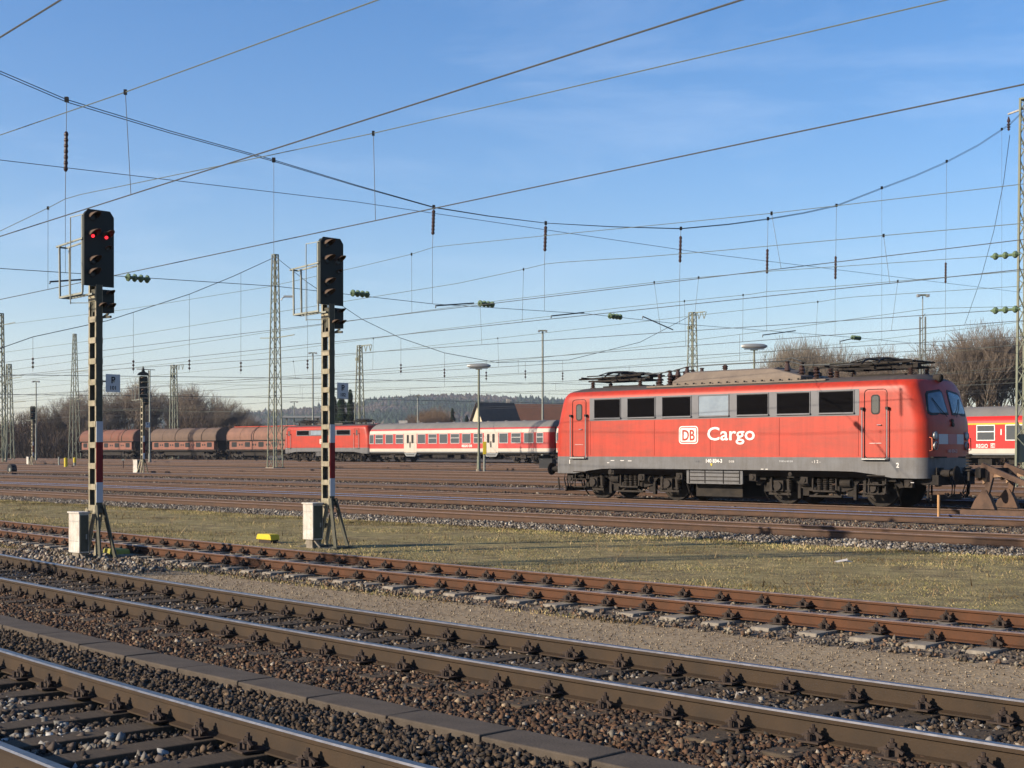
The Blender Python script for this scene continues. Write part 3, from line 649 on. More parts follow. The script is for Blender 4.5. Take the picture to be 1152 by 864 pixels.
    b = MB(); b.box((-.55, 0, .5), (1.9, 2.2, .62)); b.box((-.2, 0, .9), (11.5, 2.1, .38)); b.box((1.5, -.9, .55), (.5, .4, .3)); b.cyl((1.9, .2, .6), .2, 1.2, (1, 0, 0)); b.box((-6.9, 0, .85), (1.0, 2.3, .3)); b.box((6.9, 0, .85), (1.0, 2.3, .3)); b.build('underframe', M_BOG, root)
    b = MB()
    for x, z in ((-6.95, .72), (-3.6, .80), (-1.95, .86), (1.05, .86), (3.0, .8), (6.6, .74), (-5.0, 1.0), (2.5, .98)): b.box((x, -1.38, z), (.26, .18, .22)); b.cyl((x, -1.48, z), .07, .05, (0, 1, 0), 10)
    b.tube([(1.7, -1.35, 1.0), (1.75, -1.4, .45), (1.9, -1.38, .4)], .02); b.build('valve_box', M_BOGL, root)
    for x in (-3.95, 3.95): bogie(root, x)
    for s in (-1, 1): buffer_pair(root, s*7.6, s); coupler(root, s*7.58, s)
    # ends
    for sx in (-1, 1):
        for sgn in (-1, 1):
            def yz(P): return [(sgn*p[0], p[1]) for p in P]
            outer = yz([(.10, 2.80), (.14, 3.5), (.24, 3.58), (.95, 3.5), (1.06, 3.42), (1.20, 2.92), (1.17, 2.82), (1.05, 2.77)])
            front_patch(xe, wf, outer, .012, sx).build('windscreen_frame', M_BLK, root)
            inner = yz([(.17, 2.87), (.20, 3.46), (.27, 3.51), (.92, 3.43), (.99, 3.37), (1.12, 2.95), (1.10, 2.88), (1.02, 2.85)])
            g_ = front_patch(xe, wf, inner, .020, sx).build('windscreen', M_GLASSW, root)
            wz = lambda y, z, o: Vector((sx*(xe(abs(y)/1.5, z)+o), sx*y, z))
            MB().tube([wz(sgn*.3, 2.74, .05), wz(sgn*.62, 3.02, .05), wz(sgn*.85, 3.3, .04)], .012, 5).build('wiper', M_BLK, g_)
            for zz, mm in ((2.17, 'headlight'), (1.87, 'tail_light')):
                c = wz(sgn*.98, zz, 0); l = MB(); l.lathe(c-Vector((sx*.02, 0, 0)), [(.125, 0), (.13, sx*.07), (.105, sx*.085), (.1, sx*.06)], 16, (1, 0, 0)); lo_ = l.build(mm, M_STEEL, root)
                MB().lathe(c, [(.1, 0), (.1, sx*.045), (.05, sx*.055)], 14, (1, 0, 0)).build('lens', M_LENSP if zz > 2 else M_LENSR, lo_)
            if big:
                front_patch(xe, wf, yz([(.28, 1.92), (.28, 2.22), (.78, 2.22), (.78, 1.92)]), .006, sx).build('front_panel', mat('front_panel_pale', (.42, .42, .42), .6), root)
            MB().tube([wz(sgn*1.22, 1.72, 0), wz(sgn*1.22, 1.74, .08), wz(sgn*1.22, 2.1, .08), wz(sgn*1.22, 2.12, 0)], .016, 6).build('grab_rail', M_ORG, root)
        if big: front_patch(xe, wf, [(-.26, 1.92), (-.26, 2.22), (.26, 2.22), (.26, 1.92)], .005, sx).build('front_badge', mat('badge_dull', (.38, .16, .15), .6), root)
        if big:
            text('front_number', '140 834-3', .15, mat('front_numeral', (.45, .28, .27), .6), root, facing((sx*(xe(.2, 1.7)+.02), -sx*.36, 1.66), (0, sx, 0), (0, 0, 1)), .003)
        b = MB(); b.lathe((sx*(Lf(3.72)-.2), 0, 3.93), [(.12, 0), (.13, sx*.2), (.10, sx*.24), (.08, sx*.2)], 14, (1, 0, 0)); b.build('top_headlight', M_BOGL, root)
        for zz in (2.62, 2.5): MB().cyl((sx*(xe(0, zz)+.02), 0, zz), .06, .05, (1, 0, 0), 10).build('socket', M_BLK, root)
        b = MB(); b.bar((sx*(Lf(1.5)-.08), -1.2, 1.53), (sx*(Lf(1.5)-.08), 1.2, 1.53), .14, .04); b.build('front_step', M_BOG, root)
        b = MB()
        for y in (-1.25, 1.25): b.bar((sx*7.45, y, .74), (sx*7.4, y, .28), .05, .04); b.bar((sx*7.4, y-.2, .30), (sx*7.4, y+.2, .3), .1, .03)
        b.box((sx*7.35, 0, .32), (.05, 1.9, .16)); b.build('rail_guard', M_BOG, root)
    # roof
    if big:
        b = MB(); zb_ = 4.0
        lo_ = [(-2.65, -.95), (2.55, -.95), (2.55, .95), (-2.65, .95)]; hi_ = [(-2.2, -.72), (1.35, -.72), (1.35, .72), (-2.2, .72)]
        vs = [(x, y, 3.93) for x, y in lo_]+[(x, y, 4.13) for x, y in lo_]+[(x, y, 4.42) for x, y in hi_]+[(x*.98, y*.6, 4.47) for x, y in hi_]
        fs = [(0, 1, 2, 3)]+[(4*i+k, 4*i+(k+1) % 4, 4*i+4+(k+1) % 4, 4*i+4+k) for i in range(3) for k in range(4)]+[(12, 13, 14, 15)]
        b.add(vs, fs); b.build('roof_hood', M_HOOD, root, bevel=.02)
        b = MB()
        for i in range(20):
            x = -3.4+6.6*i/19
            for y in (-1.03, 1.03): b.cyl((x, y, 4.02), .035, .05, n=8)
        b.build('roof_bolts', M_BLK, root)
        b = MB(); b.box((0, -1.05, 3.955), (7.2, .28, .05)); b.box((0, 1.05, 3.955), (7.2, .28, .05)); b.build('roof_walkway', M_HOOD, root)
        pantograph(root, -7.2, -3.9, 4.05); pantograph(root, 3.1, 6.7, 4.05)
        for x, h in ((-3.55, .42), (-3.1, .5), (-2.75, .55), (-2.35, .62), (1.75, .62), (2.3, .45), (2.85, .38)):
            for y in (-.5, .35): b = MB(); b.lathe((x, y, 4.02), [(.13, 0), (.13, .05), (.06, .08), (.12, .13), (.06, .18), (.12, .23), (.06, .28), (.11, .33), (.06, h-.05), (.09, h)], 10); b.build('roof_insulator', M_INS, root)
        b = MB(); b.tube([(-6.4, -.4, 4.36), (-3.1, -.5, 4.5), (-2.35, -.5, 4.64), (-1.3, -.5, 4.66), (1.75, -.5, 4.66), (2.3, -.4, 4.5), (5.5, -.4, 4.4)], .022, 6)
        b.tube([(-3.55, -.5, 4.44), (-3.3, -.3, 4.56), (-3.0, 0, 4.5), (-2.7, .35, 4.6)], .018, 5); b.tube([(1.6, -.5, 4.66), (1.9, -.5, 4.76), (2.3, -.5, 4.62)], .018, 5); b.build('roof_busbar', M_WIRE, root)
        for x in (-.8, -.75): MB().lathe((x, -.45, 4.44), [(.05, 0), (.05, .06), (.09, .08), (.05, .11), (.09, .14), (.03, .2)], 8).build('roof_insulator', M_INS, root)
        b = MB(); b.box((-3.0, .1, 4.18), (.6, .9, .34)); b.build('roof_equipment', M_BOG, root); b = MB(); b.box((2.0, .2, 4.15), (.7, .8, .3)); b.build('roof_equipment', M_BOG, root); b = MB(); b.box((-5.4, 0, 4.06), (1.8, .8, .08)); b.build('roof_equipment', M_BOG, root); b = MB(); b.box((5.0, 0, 4.06), (1.8, .8, .08)); b.build('roof_equipment', M_BOG, root)
    else:
        pantograph(root, -6.4, -3.4, 4.05); pantograph(root, 3.4, 6.4, 4.05)
        b = MB(); b.box((0, 0, 4.1), (4.5, 1.6, .2)); b.build('roof_hood', M_ROOF, root, bevel=.03)
        b = MB(); b.tube([(-6, -.3, 4.35), (6, -.3, 4.35)], .02, 5); b.build('roof_busbar', M_WIRE, root)
        b = MB(); b.tube([(-5.2, 0, 4.4), (-5.9, 0, 4.75), (-5.4, 0, 4.95)], .035, 6); b.build('pantograph_arm', M_BLK, root)
    return xe, wf
M_GLASSW = mat('windscreen_glass', (.06, .085, .12), .1, spec=.6, col2=(.03, .045, .065), scale=1.5)
M_LENSP = mat('lamp_glass', (.35, .36, .36), .15); M_LENSR = mat('red_lamp_glass', (.22, .03, .03), .2)
M_ORG = mat('orange_rail', (.5, .14, .07), .5)

LT = 27.03
END_NAMES = ('body', 'buffer', 'coupling_hook', 'brake_hose', 'windscreen_frame', 'windscreen', 'headlight', 'tail_light', 'front_panel', 'front_badge', 'front_number', 'top_headlight', 'socket', 'front_step', 'rail_guard', 'bogie')
loco = place(38.8, LT, 'large red electric freight locomotive with lowered pantographs, standing alone in front', 'electric_locomotive', 'locomotive')
make_loco(loco, 'cargo')
for o in [c for c in bpy.data.objects if c.parent == loco]:      # the superstructure sits a little aft of the window grid's origin
    if o.name.split('.')[0] in END_NAMES or (o.type == 'MESH' and o.data.materials[0] == M_ORG): o.location.x -= .3
db_logo(loco, -1.93, 1.96, -1.12, 2.56, -1.5, M_RED, M_WTXT)
text('lettering', 'Cargo', .62, M_WTXT, loco, facing((-.76, -1.507, 2.08), (1, 0, 0), (0, 0, 1)), bold=.008, xs=1.25)
text('number', '140 834-3', .17, M_WTXT, loco, facing((-.82, -1.504, 1.33), (1, 0, 0), (0, 0, 1)), bold=.004)
text('number', '9180 6', .09, M_BAND, loco, facing((-1.25, -1.504, 1.34), (1, 0, 0), (0, 0, 1)), bold=.001); text('number', 'D-DB', .09, M_WTXT, loco, facing((.14, -1.504, 1.34), (1, 0, 0), (0, 0, 1)))
text('cab_number', '2', .2, M_WTXT, loco, facing((6.22, -1.504, 1.22), (1, 0, 0), (0, 0, 1)), bold=.005); text('cab_number', '1', .2, M_WTXT, loco, facing((-7.0, -1.504, 1.26), (1, 0, 0), (0, 0, 1)), bold=.005)
text('inscription', '9180 6140 834', .085, mat('faint_lettering', (.42, .42, .42), .6), loco, facing((2.1, -1.504, 1.36), (1, 0, 0), (0, 0, 1)), xs=1); text('inscription', '- 1 2 -', .13, M_WTXT, loco, facing((3.3, -1.504, 1.34), (1, 0, 0), (0, 0, 1)))
b = MB()
for x, z in ((-4.9, 1.38), (-4.45, 1.38), (-4.1, 1.37), (1.45, 1.13), (1.62, 1.13), (6.75, .78), (-5.1, 1.30)): b.box((x, -1.503, z), (.16 if z > 1.3 else .1, .004, .02))
b.build('stencil_marks', M_WTXT, loco)
MB().prism([(-.62, 1.30), (-.52, 1.30), (-.57, 1.20)], -1.502, -1.508, 'xz').build('warning_mark', M_YEL, loco)
MB().box((1.12, -1.40, .98), (.12, .1, .12)).build('red_cock', M_REDL2 if 'M_REDL2' in globals() else M_REDS, loco)

# far locomotive
D_, t0 = at_d(317, 93.6-1.5); D_, t1 = at_d(413, 93.6-1.5)
loco2 = place(93.6, (t0+t1)/2-.3, 'small distant red electric locomotive with grey underframe, coupled in front of the coaches', 'electric_locomotive', 'locomotive')
make_loco(loco2, 'plain'); db_logo(loco2, -.9, 1.95, -.2, 2.45, -1.5, M_RED, M_WTXT)
LOCO2_END = (t0+t1)/2-.3-8.25

# ------------------------------------------------------------------ passenger coaches
M_CRED = mat('coach_red', (.36, .02, .018), .38, col2=(.32, .025, .02), scale=.8, dirt=(.3, .06, .05), dscale=1.1, spec=.4)
M_CREDB = mat('coach_red_bright', (.40, .014, .012), .45)
M_CWHT = mat('coach_pale', (.42, .37, .31), .5, col2=(.36, .31, .26), scale=1.5); M_CROOF = mat('coach_roof', (.14, .135, .13), .7, col2=(.105, .10, .095), scale=.7, dirt=(.17, .15, .13)); M_CGREY = mat('coach_sill', (.17, .175, .175), .5)
M_CWIN = mat('coach_window', (.035, .05, .065), .12, spec=.45)
M_CYEL = mat('first_class_stripe', (.5, .33, .015), .5)
def make_coach(root, windows, doors, first=False, cornice_highlight=True):
    HL = 13.0; red = M_CREDB if first else M_CRED
    def Lf(z): return HL - (.0 if z < 3.4 else .55*(z-3.4)**1.5)
    P = [(0, 1.38), (1.15, 1.40), (2.9, 1.40), (3.1, 1.37), (3.25, 1.31), (3.4, 1.2), (3.6, 1.0), (3.8, .75), (3.95, .45), (4.03, .12)]
    def wf(z): return float(np.interp(z, [p[0] for p in P], [p[1] for p in P]))
    zs = [1.02, 1.12, 1.13, 1.40, 1.41, 2.0, 2.5, 2.88, 2.9, 3.0, 3.12, 3.13, 3.25, 3.4, 3.5, 3.6, 3.7, 3.8, 3.88, 3.95, 4.03]
    def mf(z):
        if z < 1.125: return 1
        if z < 1.405: return 2
        if z > 3.35: return 3
        if cornice_highlight and not first and 2.89 < z < 3.3: return 2  # pale band paints in the sun's highlight along the cornice
        return 0
    loft_body(root, Lf, wf, zs, .25, .0, lambda x: 1.02, [red, M_CGREY, M_CWHT, M_CROOF], mf)
    for sy in (-1, 1):
        y = sy*1.40
        for x, w, split in windows:
            b = MB(); frame_ring(b, x-w/2, 1.95, x+w/2, 2.82, .05, y, y+sy*.02); f = b.build('window', M_SILV, root)
            g = MB(); g.box((x, y+sy*.005, 2.385), (w, .01, .87)); g.build('pane', M_CWIN, f)
            if split: MB().box((x, y+sy*.014, 2.45), (w, .02, .06)).build('window_bar', M_SILV, f)
        for x in doors:
            b = MB(); b.prism([(x-1.0, 1.0), (x-.65, .62), (x+.65, .62), (x+1.0, 1.0)], y-sy*.12, y-sy*.01, 'xz'); b.build('step_well', M_CGREY, root)
            b = MB(); b.box((x, y-sy*.2, .8), (1.2, .5, .04)); b.build('step', M_BOG, root)
            b = MB(); b.box((x, y+sy*.002, 2.02), (1.95, .016, 2.0)); fr = b.build('door_surround', M_CWHT, root)
            for s in (-1, 1):
                l = MB(); l.box((x+s*.36, y+sy*.016, 1.97), (.68, .014, 1.94)); lf = l.build('door', M_CWHT, root)
                MB().prism(rrect(x+s*.36-.17, 1.95, x+s*.36+.17, 2.80, .07, 3), y+sy*.023, y+sy*.028, 'xz').build('door_window', M_BLK, lf)
                MB().bar((x+s*.06, y+sy*.04, 1.5), (x+s*.06, y+sy*.04, 2.1), .03, .03).build('door_handle', M_BLK, lf)
        if first:
            b = MB(); b.box((0, y+sy*.002, 2.93), (25.6, .012, .09)); b.build('first_class_stripe', M_CYEL, root)
    for i in range(10): MB().lathe((-11+22*i/9, 0, 3.98), [(.22, 0), (.2, .08), (.05, .12)], 10).build('roof_vent', M_CROOF, root)
    b = MB(); b.box((0, 0, .93), (25.6, 2.5, .18)); b.box((-2.2, 0, .68), (2.2, 2.2, .35)); b.box((2.5, 0, .66), (1.4, 2.0, .4)); b.cyl((5.2, -.5, .62), .22, 1.6, (1, 0, 0)); b.cyl((-5.0, -.5, .62), .2, 1.4, (1, 0, 0)); b.box((.3, -.8, .6), (.9, .5, .42))
    b.build('underframe', M_BOG, root)
    for s in (-1, 1):
        bt = empty('bogie', (s*9.5, 0, 0)); bt.parent = root
        for k in (-1, 1): b = MB(); wheelset(b, k*1.25, .47); b.build('wheelset', M_BOG, bt, smooth=True)
        b = MB()
        for y in (-1.05, 1.05):
            b.bar((-1.9, y, .62), (1.9, y, .62), .12, .16); b.box((0, y*1.05, .6), (.7, .24, .3))
            for k in (-1, 1): b.box((k*1.25, y*1.06, .47), (.34, .24, .26)); b.cyl((k*1.25-.3, y, .5), .09, .28, n=9); b.cyl((k*1.25+.3, y, .5), .09, .28, n=9)
            b.bar((-.5, y*1.1, .28), (.5, y*1.1, .28), .1, .05)
        b.build('bogie_frame', M_BOGL, bt)
        b = MB(); b.box((s*(HL+.12), 0, 2.3), (.24, 1.1, 2.3)); b.build('gangway', M_BLK, root)
        buffer_pair(root, s*12.95, s)
    return root
# pixel columns of windows and doors on the visible coach, turned into metres along its side
dC = 93.6-1.4; tL = at_d(414.5, dC)[1]; tR = at_d(618, dC)[1]; tc_ = (tL+tR)/2; sc_ = 26.0/(tL-tR)
def cx_(xp): return (tc_ - at_d(xp, dC)[1])*sc_
wpx = [(415.8, 420, 0), (422.5, 430.5, 1), (434, 441.8, 0), (445.5, 453.5, 1), (470, 478.3, 0), (482.2, 491, 1), (494.6, 503.2, 0), (507.3, 516.5, 1), (520.2, 529.2, 0), (533.3, 542.6, 1), (562, 571.2, 0), (575.6, 585.6, 1), (590, 600, 0), (604.2, 611, 1)]
wins = [((cx_(a)+cx_(b_))/2, cx_(b_)-cx_(a), s) for a, b_, s in wpx]; drs = [cx_(461.5), cx_(552.5)]
coach = place(93.6, tc_, 'long distant red coach with white double doors, coupled to the small locomotive', 'passenger_coach', 'coach')
make_coach(coach, wins, drs)
text('lettering', 'REGIO DB', .32, M_WTXT, coach, facing((cx_(519.5), -1.403, 1.55), (1, 0, 0), (0, 0, 1)), bold=.01)
coach2 = place(93.6, tc_-26.75, 'second distant red coach, one window showing left of the freight locomotive', 'passenger_coach', 'coach')
make_coach(coach2, wins, drs)
# first-class coach at the right edge
dD = 82-1.4; te = at_d(1148, dD)[1]
def dx_(xp): return at_d(1100, dD)[1]-at_d(xp, dD)[1]
wr = [((dx_(a)+dx_(b_))/2, dx_(b_)-dx_(a), s) for a, b_, s in ((1078, 1088, 0), (1099.5, 1118.5, 1), (1132, 1151, 0), (1164, 1184, 1))]
ww = [(x, w, s) for x, w, s in wr]+[(wr[0][0]-2.0*k, 1.25, k % 2) for k in range(1, 5)]
coach3 = place(82.0, at_d(1100, dD)[1], 'bright red first-class coach with yellow stripe and white sill at the right edge', 'passenger_coach', 'coach')
make_coach(coach3, ww+[(wr[3][0]+2*k, 1.25, k % 2) for k in range(1, 4)], [10.6], first=True)
text('lettering', 'REGIO', .34, M_WTXT, coach3, facing((dx_(1098), -1.403, 1.46), (1, 0, 0), (0, 0, 1)), bold=.006, xs=.78)
db_logo(coach3, dx_(1114.3), 1.46, dx_(1119.5), 1.74, -1.403, M_CREDB, M_WTXT)
text('class_mark', '1', .5, M_WTXT, coach3, facing((dx_(1124), -1.403, 2.25), (1, 0, 0), (0, 0, 1)), bold=.01)

# ------------------------------------------------------------------ hopper wagons
def make_wagon(root, HL, roofm, sidem, seam=True):
    prof = []
    for k in range(13):
        a = radians(200-220*k/12); prof.append((1.36*cos(a), 2.85+1.28*sin(a)))
    prof = [(-1.28, 2.45)] + [p for p in prof if p[1] > 2.45] + [(1.28, 2.45)]
    b = MB(); b.prism(prof, -HL, HL, 'yz'); roof = b.build('roof', roofm, root, smooth=True)
    if seam:
        b = MB()
        for k in range(6):
            x = -HL+.1+(2*HL-.2)*k/5; pts = [(x, p[0]*1.008, p[1]+.008) for p in prof]; b.tube(pts, .05 if k in (2, 4) else .014, 5)
        b.build('roof_seam', M_BOG, roof)
    b = MB(); b.bar((-HL-.02, -1.33, 2.42), (HL+.02, -1.33, 2.42), .1, .12); b.bar((-HL-.02, 1.33, 2.42), (HL+.02, 1.33, 2.42), .1, .12); b.build('eaves_rail', M_BOG, root)
    b = MB(); b.prism([(-1.25, 2.4), (-1.25, 1.32), (-.9, 1.2), (.9, 1.2), (1.25, 1.32), (1.25, 2.4)], -HL+.55, HL-.55, 'yz'); b.build('side', sidem, root)
    n = int(HL/1.3)*1
    for sy in (-1, 1):
        for i in range(n):
            x = -HL+1.6+(2*HL-3.2)*i/(n-1)
            b = MB(); b.prism(rrect(x-.55, 1.62, x+.55, 2.22, .12, 2), sy*1.25, sy*1.262, 'xz'); hb = b.build('chute_opening', M_BLK, root)
            if i < n-1:
                xx = x+(2*HL-3.2)/(n-1)/2
                for q in (-.25, .25): MB().lathe((xx+q, sy*1.25, 1.9), [(.14, 0), (.14, sy*.015)], 9, (0, 1, 0)).build('lightening_hole', M_BLK, hb)
    b = MB(); b.box((0, 0, 1.15), (2*HL-.2, 2.3, .2)); b.bar((-HL, -1.3, 1.22), (HL, -1.3, 1.22), .08, .14); b.bar((-HL, 1.3, 1.22), (HL, 1.3, 1.22), .08, .14)
    b.box((0, 0, .8), (2*HL-6.5, 1.9, .5)); b.build('underframe', M_BOG, root)
    for s in (-1, 1):                                             # end walls, platform and ladders
        b = MB(); b.prism([(p[0]*.97, p[1]-.02) for p in prof], s*(HL-.06), s*(HL-.03), 'yz'); b.prism([(-1.1, 2.45), (-.5, 1.25), (.5, 1.25), (1.1, 2.45)], s*(HL-.5), s*(HL-.4), 'yz'); b.build('end_wall', M_BOG, root)
        b = MB()
        for y in (-1.15, 1.15): b.bar((s*(HL+.1), y, 1.2), (s*(HL+.1), y, 2.3), .05, .05)
        b.bar((s*(HL+.1), -1.15, 2.28), (s*(HL+.1), 1.15, 2.28), .05, .05); b.box((s*(HL+.15), 0, 1.2), (.5, 2.4, .06)); b.build('end_platform', M_BOGL, root)
        bt = empty('bogie', (s*(HL-2.0), 0, 0)); bt.parent = root
        for k in (-1, 1): b = MB(); wheelset(b, k*.9, .46); b.build('wheelset', M_BOG, bt, smooth=True)
        b = MB()
        for y in (-1.05, 1.05): b.bar((-1.3, y, .6), (1.3, y, .6), .1, .2); b.box((-.9, y*1.05, .46), (.3, .2, .26)); b.box((.9, y*1.05, .46), (.3, .2, .26)); b.box((0, y, .55), (.6, .2, .35))
        b.build('bogie_frame', M_BOGL, bt); buffer_pair(root, s*(HL+.35), s)
M_WR1 = mat('wagon_brown_red', (.155, .06, .04), .85, col2=(.12, .06, .045), scale=.8, dirt=(.085, .06, .045), dscale=1.2)
M_WR2 = mat('wagon_brown_grey', (.12, .08, .058), .85, col2=(.095, .065, .05), scale=.8, dirt=(.07, .05, .04), dscale=1.5)
M_WR3 = mat('wagon_brown_pink', (.2, .105, .075), .85, col2=(.15, .08, .06), scale=.8, dirt=(.10, .065, .05), dscale=1.5)
M_WS = mat('wagon_side', (.2, .09, .066), .85, col2=(.14, .068, .052), scale=1.2)
wl = [('hopper wagon with reddish brown barrel roof, farthest left of the goods train', 88.5, 157, M_WR1), ('hopper wagon with grey brown barrel roof standing behind the tall thin signal', 167.5, 250, M_WR2),
      ('hopper wagon with pinkish roof and red ridge partly hidden by the lattice mast', 254, 341, M_WR3), ('hopper wagon almost hidden behind the distant red locomotive', 346.5, 428, M_WR1)]
for lab, xa, xb, rm in wl:
    dd = 98.9-1.3; ta = at_d(xa+1, dd)[1]; tb = at_d(xb-7, dd)[1]
    w = place(98.9, (ta+tb)/2, lab, 'hopper_wagon', 'wagon', 'goods wagons of the distant train'); make_wagon(w, (ta-tb)/2, rm, M_WS)
    if rm == M_WR3 or 'hidden' in lab: MB().box((0, 0, 4.14), ((ta-tb)-1, 1.0, .05)).build('roof_ridge', mat('ridge_red', (.5, .07, .04), .6), w)
# ------------------------------------------------------------------ light signals
def hood(b, c, r=.075, ln=.24):
    n = 8; rows = [(0, .0), (.5, .5), (1, 1)]
    for k in range(n):
        a0, a1 = radians(-12+204*k/n), radians(-12+204*(k+1)/n)
        f = lambda a: .25+.75*max(0, sin(a))**.7
        q = [Vector((0, r*cos(a0), r*sin(a0))), Vector((0, r*cos(a1), r*sin(a1))), Vector((ln*f(a1), r*.95*cos(a1), r*.95*sin(a1))), Vector((ln*f(a0), r*.95*cos(a0), r*.95*sin(a0)))]
        q2 = [Vector((p.x, p.y*1.09, p.z*1.09)) for p in q]
        b.add([p+Vector(c) for p in q+q2], [(0, 1, 2, 3), (7, 6, 5, 4), (3, 2, 6, 7), (0, 3, 7, 4), (1, 5, 6, 2)])
def signal(loc, label, lit=False, sc=1.0, plate_=None, top=None, group='light signals on lattice posts', sign=True):
    root = empty('light_signal', loc, YAW, label, 'railway signal', group); root.scale = (sc, sc, sc)
    H = 5.05
    for x, nm in ((-.135, 0), (.135, 1)):                      # two channels
        b = MB(); b.k = 1; b.box((x, 0, H/2+.45), (.012, .11, H-.9)); b.k = 0  # web takes the dark copy: its shade is put into the colour
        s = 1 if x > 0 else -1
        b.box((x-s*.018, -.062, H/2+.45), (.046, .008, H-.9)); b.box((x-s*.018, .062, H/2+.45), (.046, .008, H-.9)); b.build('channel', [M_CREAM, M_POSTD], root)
    z = .95
    while z < H-.1: 
        for y in (-.071, .071): MB().box((0, y, z), (.27, .008, .105)).build('batten', M_CREAM, root)
        z += .385
    b = MB()                                                   # splayed foot
    for y in (-.065, .065):
        b.k = 1; b.bar((-.17, y, .93), (-.56, y*2.2, 0), .085, .03, (0, 1, 0)); b.bar((.1, y, .93), (-.2, y*1.5, 0), .085, .03, (0, 1, 0)); b.k = 0; b.bar((.16, y, 1.0), (.46, y*2.4, 0), .09, .03, (0, 1, 0))  # back legs cream as if lit, front leg dark as if shaded, by colour
    b.box((-.3, -.12, .42), (.27, .01, .10)); b.box((-.3, .12, .42), (.27, .01, .10)); b.box((0, 0, .9), (.36, .1, .08))
    for x in (-.5, -.18, .47): b.box((x, 0, .01), (.16, .42, .03))
    b.box((-.05, 0, -.06), (1.3, .6, .1)); b.build('post_foot', [M_POSTD, M_CREAM], root)
    z0, z1, w = 5.02, 6.42, .30
    P = [(-w, z0), (w, z0), (w, z1-.11), (w-.08, z1), (-w+.08, z1), (-w, z1-.11)]
    b = MB(); b.prism(P, .10, .135, 'yz'); b.prism([(p[0]*.93, z0+(p[1]-z0)*.97+.02) for p in P], -.02, .10, 'yz'); scn = b.build('signal_screen', M_SCR, root, bevel=.004)
    lamps = [(-.13, 6.27, 0), (-.13, 5.93, 1), (.14, 5.93, 1), (.17, 5.72, 2), (-.12, 5.47, 0), (-.13, 5.24, 0)]
    for y, zz, k in lamps:
        r = .04 if k == 2 else .07
        MB().lathe((.13, y, zz), [(r, 0), (r, .014), (r*.6, .022)], 14, (1, 0, 0)).build('lens', M_REDL if (lit and k == 1) else M_LENS, scn) if not (lit and k == 1) else MB().lathe((.135, y, zz-.0), [(.028, 0), (.028, .02), (.015, .028)], 14, (1, 0, 0)).build('lens', M_REDL, scn)
        b = MB(); hood(b, (.135, y, zz+(.03 if k == 1 else .01)), r*1.15, .26 if k != 2 else .14); b.build('hood', M_HOODS, scn)
    b = MB(); b.box((.03, .12, 4.76), (.16, .36, .42)); b.box((-.02, -.02, 4.70), (.05, .08, .5)); l2 = b.build('lower_screen', M_POSTD, root, bevel=.006)
    b = MB(); b.box((.118, .13, 4.76), (.012, .36, .42)); b.build('signal_face', M_SCR, l2)
    for y, zz in ((.04, 4.66), (.22, 4.66), (.2, 4.9)):
        b = MB(); hood(b, (.125, y, zz), .055, .2); b.build('hood', M_HOODS, l2)
    b = MB(); b.bar((-.15, .02, 4.46), (.3, .14, 4.46), .05, .04); b.bar((.0, .05, 4.4), (.25, .12, 4.52), .03, .03); b.build('bracket', M_POSTD, root)
    b = MB()                                                   # service platform and guard rails behind the screen
    for y in (-.30, -.10):
        b.bar((.08, y, 4.88), (-.80, y, 4.86), .03, .035); b.bar((.08, y, 5.88), (-.92, y, 5.82), .025, .03); b.bar((-.78, y, 4.86), (-.80, y, 5.83), .03, .03)
    b.bar((-.80, -.3, 4.86), (-.80, -.1, 4.86), .03, .03); b.bar((-.92, -.3, 5.82), (-.92, -.1, 5.82), .025, .03); b.bar((-.3, -.34, 4.7), (-.3, -.34, 6.3), .014, .014); b.bar((-.3, -.34, 6.3), (.08, -.28, 6.32), .014, .014); b.bar((-.3, -.34, 4.72), (.0, -.1, 4.72), .014, .014)
    b.bar((.02, -.27, 4.9), (.02, -.27, 6.3), .03, .03)
    for i in range(6): b.bar((-.1-.12*i, -.3, 4.87), (-.1-.12*i, -.1, 4.87), .02, .012)
    b.build('service_platform', M_GALV, root)
    b = MB()
    for k, (a, c) in enumerate(((1.05, 1.42), (1.42, 2.16), (2.16, 2.54))): 
        b.k = 0 if k != 1 else 1; b.box((.150, .0, (a+c)/2), (.012, .13, c-a))
    b.build('post_sign', [mat('sign_white_shaded', (.36, .37, .4), .6), M_REDS], root)  # white and red dimmed so the plate's shade sits in the paint
    if plate_:
        b = MB(); b.box((.15, .27, 3.25), (.01, .29, .33)); s_ = b.build('letter_plate', M_SIGNB, root); b = MB(); b.bar((.1, .05, 3.28), (.145, .3, 3.28), .03, .03); b.build('plate_arm', M_CREAM, s_)
        text('letter', plate_[0], .17, M_BLK, s_, facing((.157, .27, 3.25), (0, 1, 0), (0, 0, 1)), .004, .001, 'CENTER'); text('letter', plate_[1], .10, M_BLK, s_, facing((.157, .27, 3.13), (0, 1, 0), (0, 0, 1)), .002, .001, 'CENTER')
    if top:
        b = MB(); b.prism([(-.42, 6.45), (.42, 6.45), (.3, 6.62), (.1, 6.7), (0, 7.05), (-.1, 6.7), (-.3, 6.62)], .0, .12, 'yz'); b.bar((.0, .1, 6.85), (.0, .9, 6.85), .04, .04); b.bar((0, .42, 4.6), (0, .42, 6.8), .04, .04); b.build('top_board', M_SCR, root)
    return root
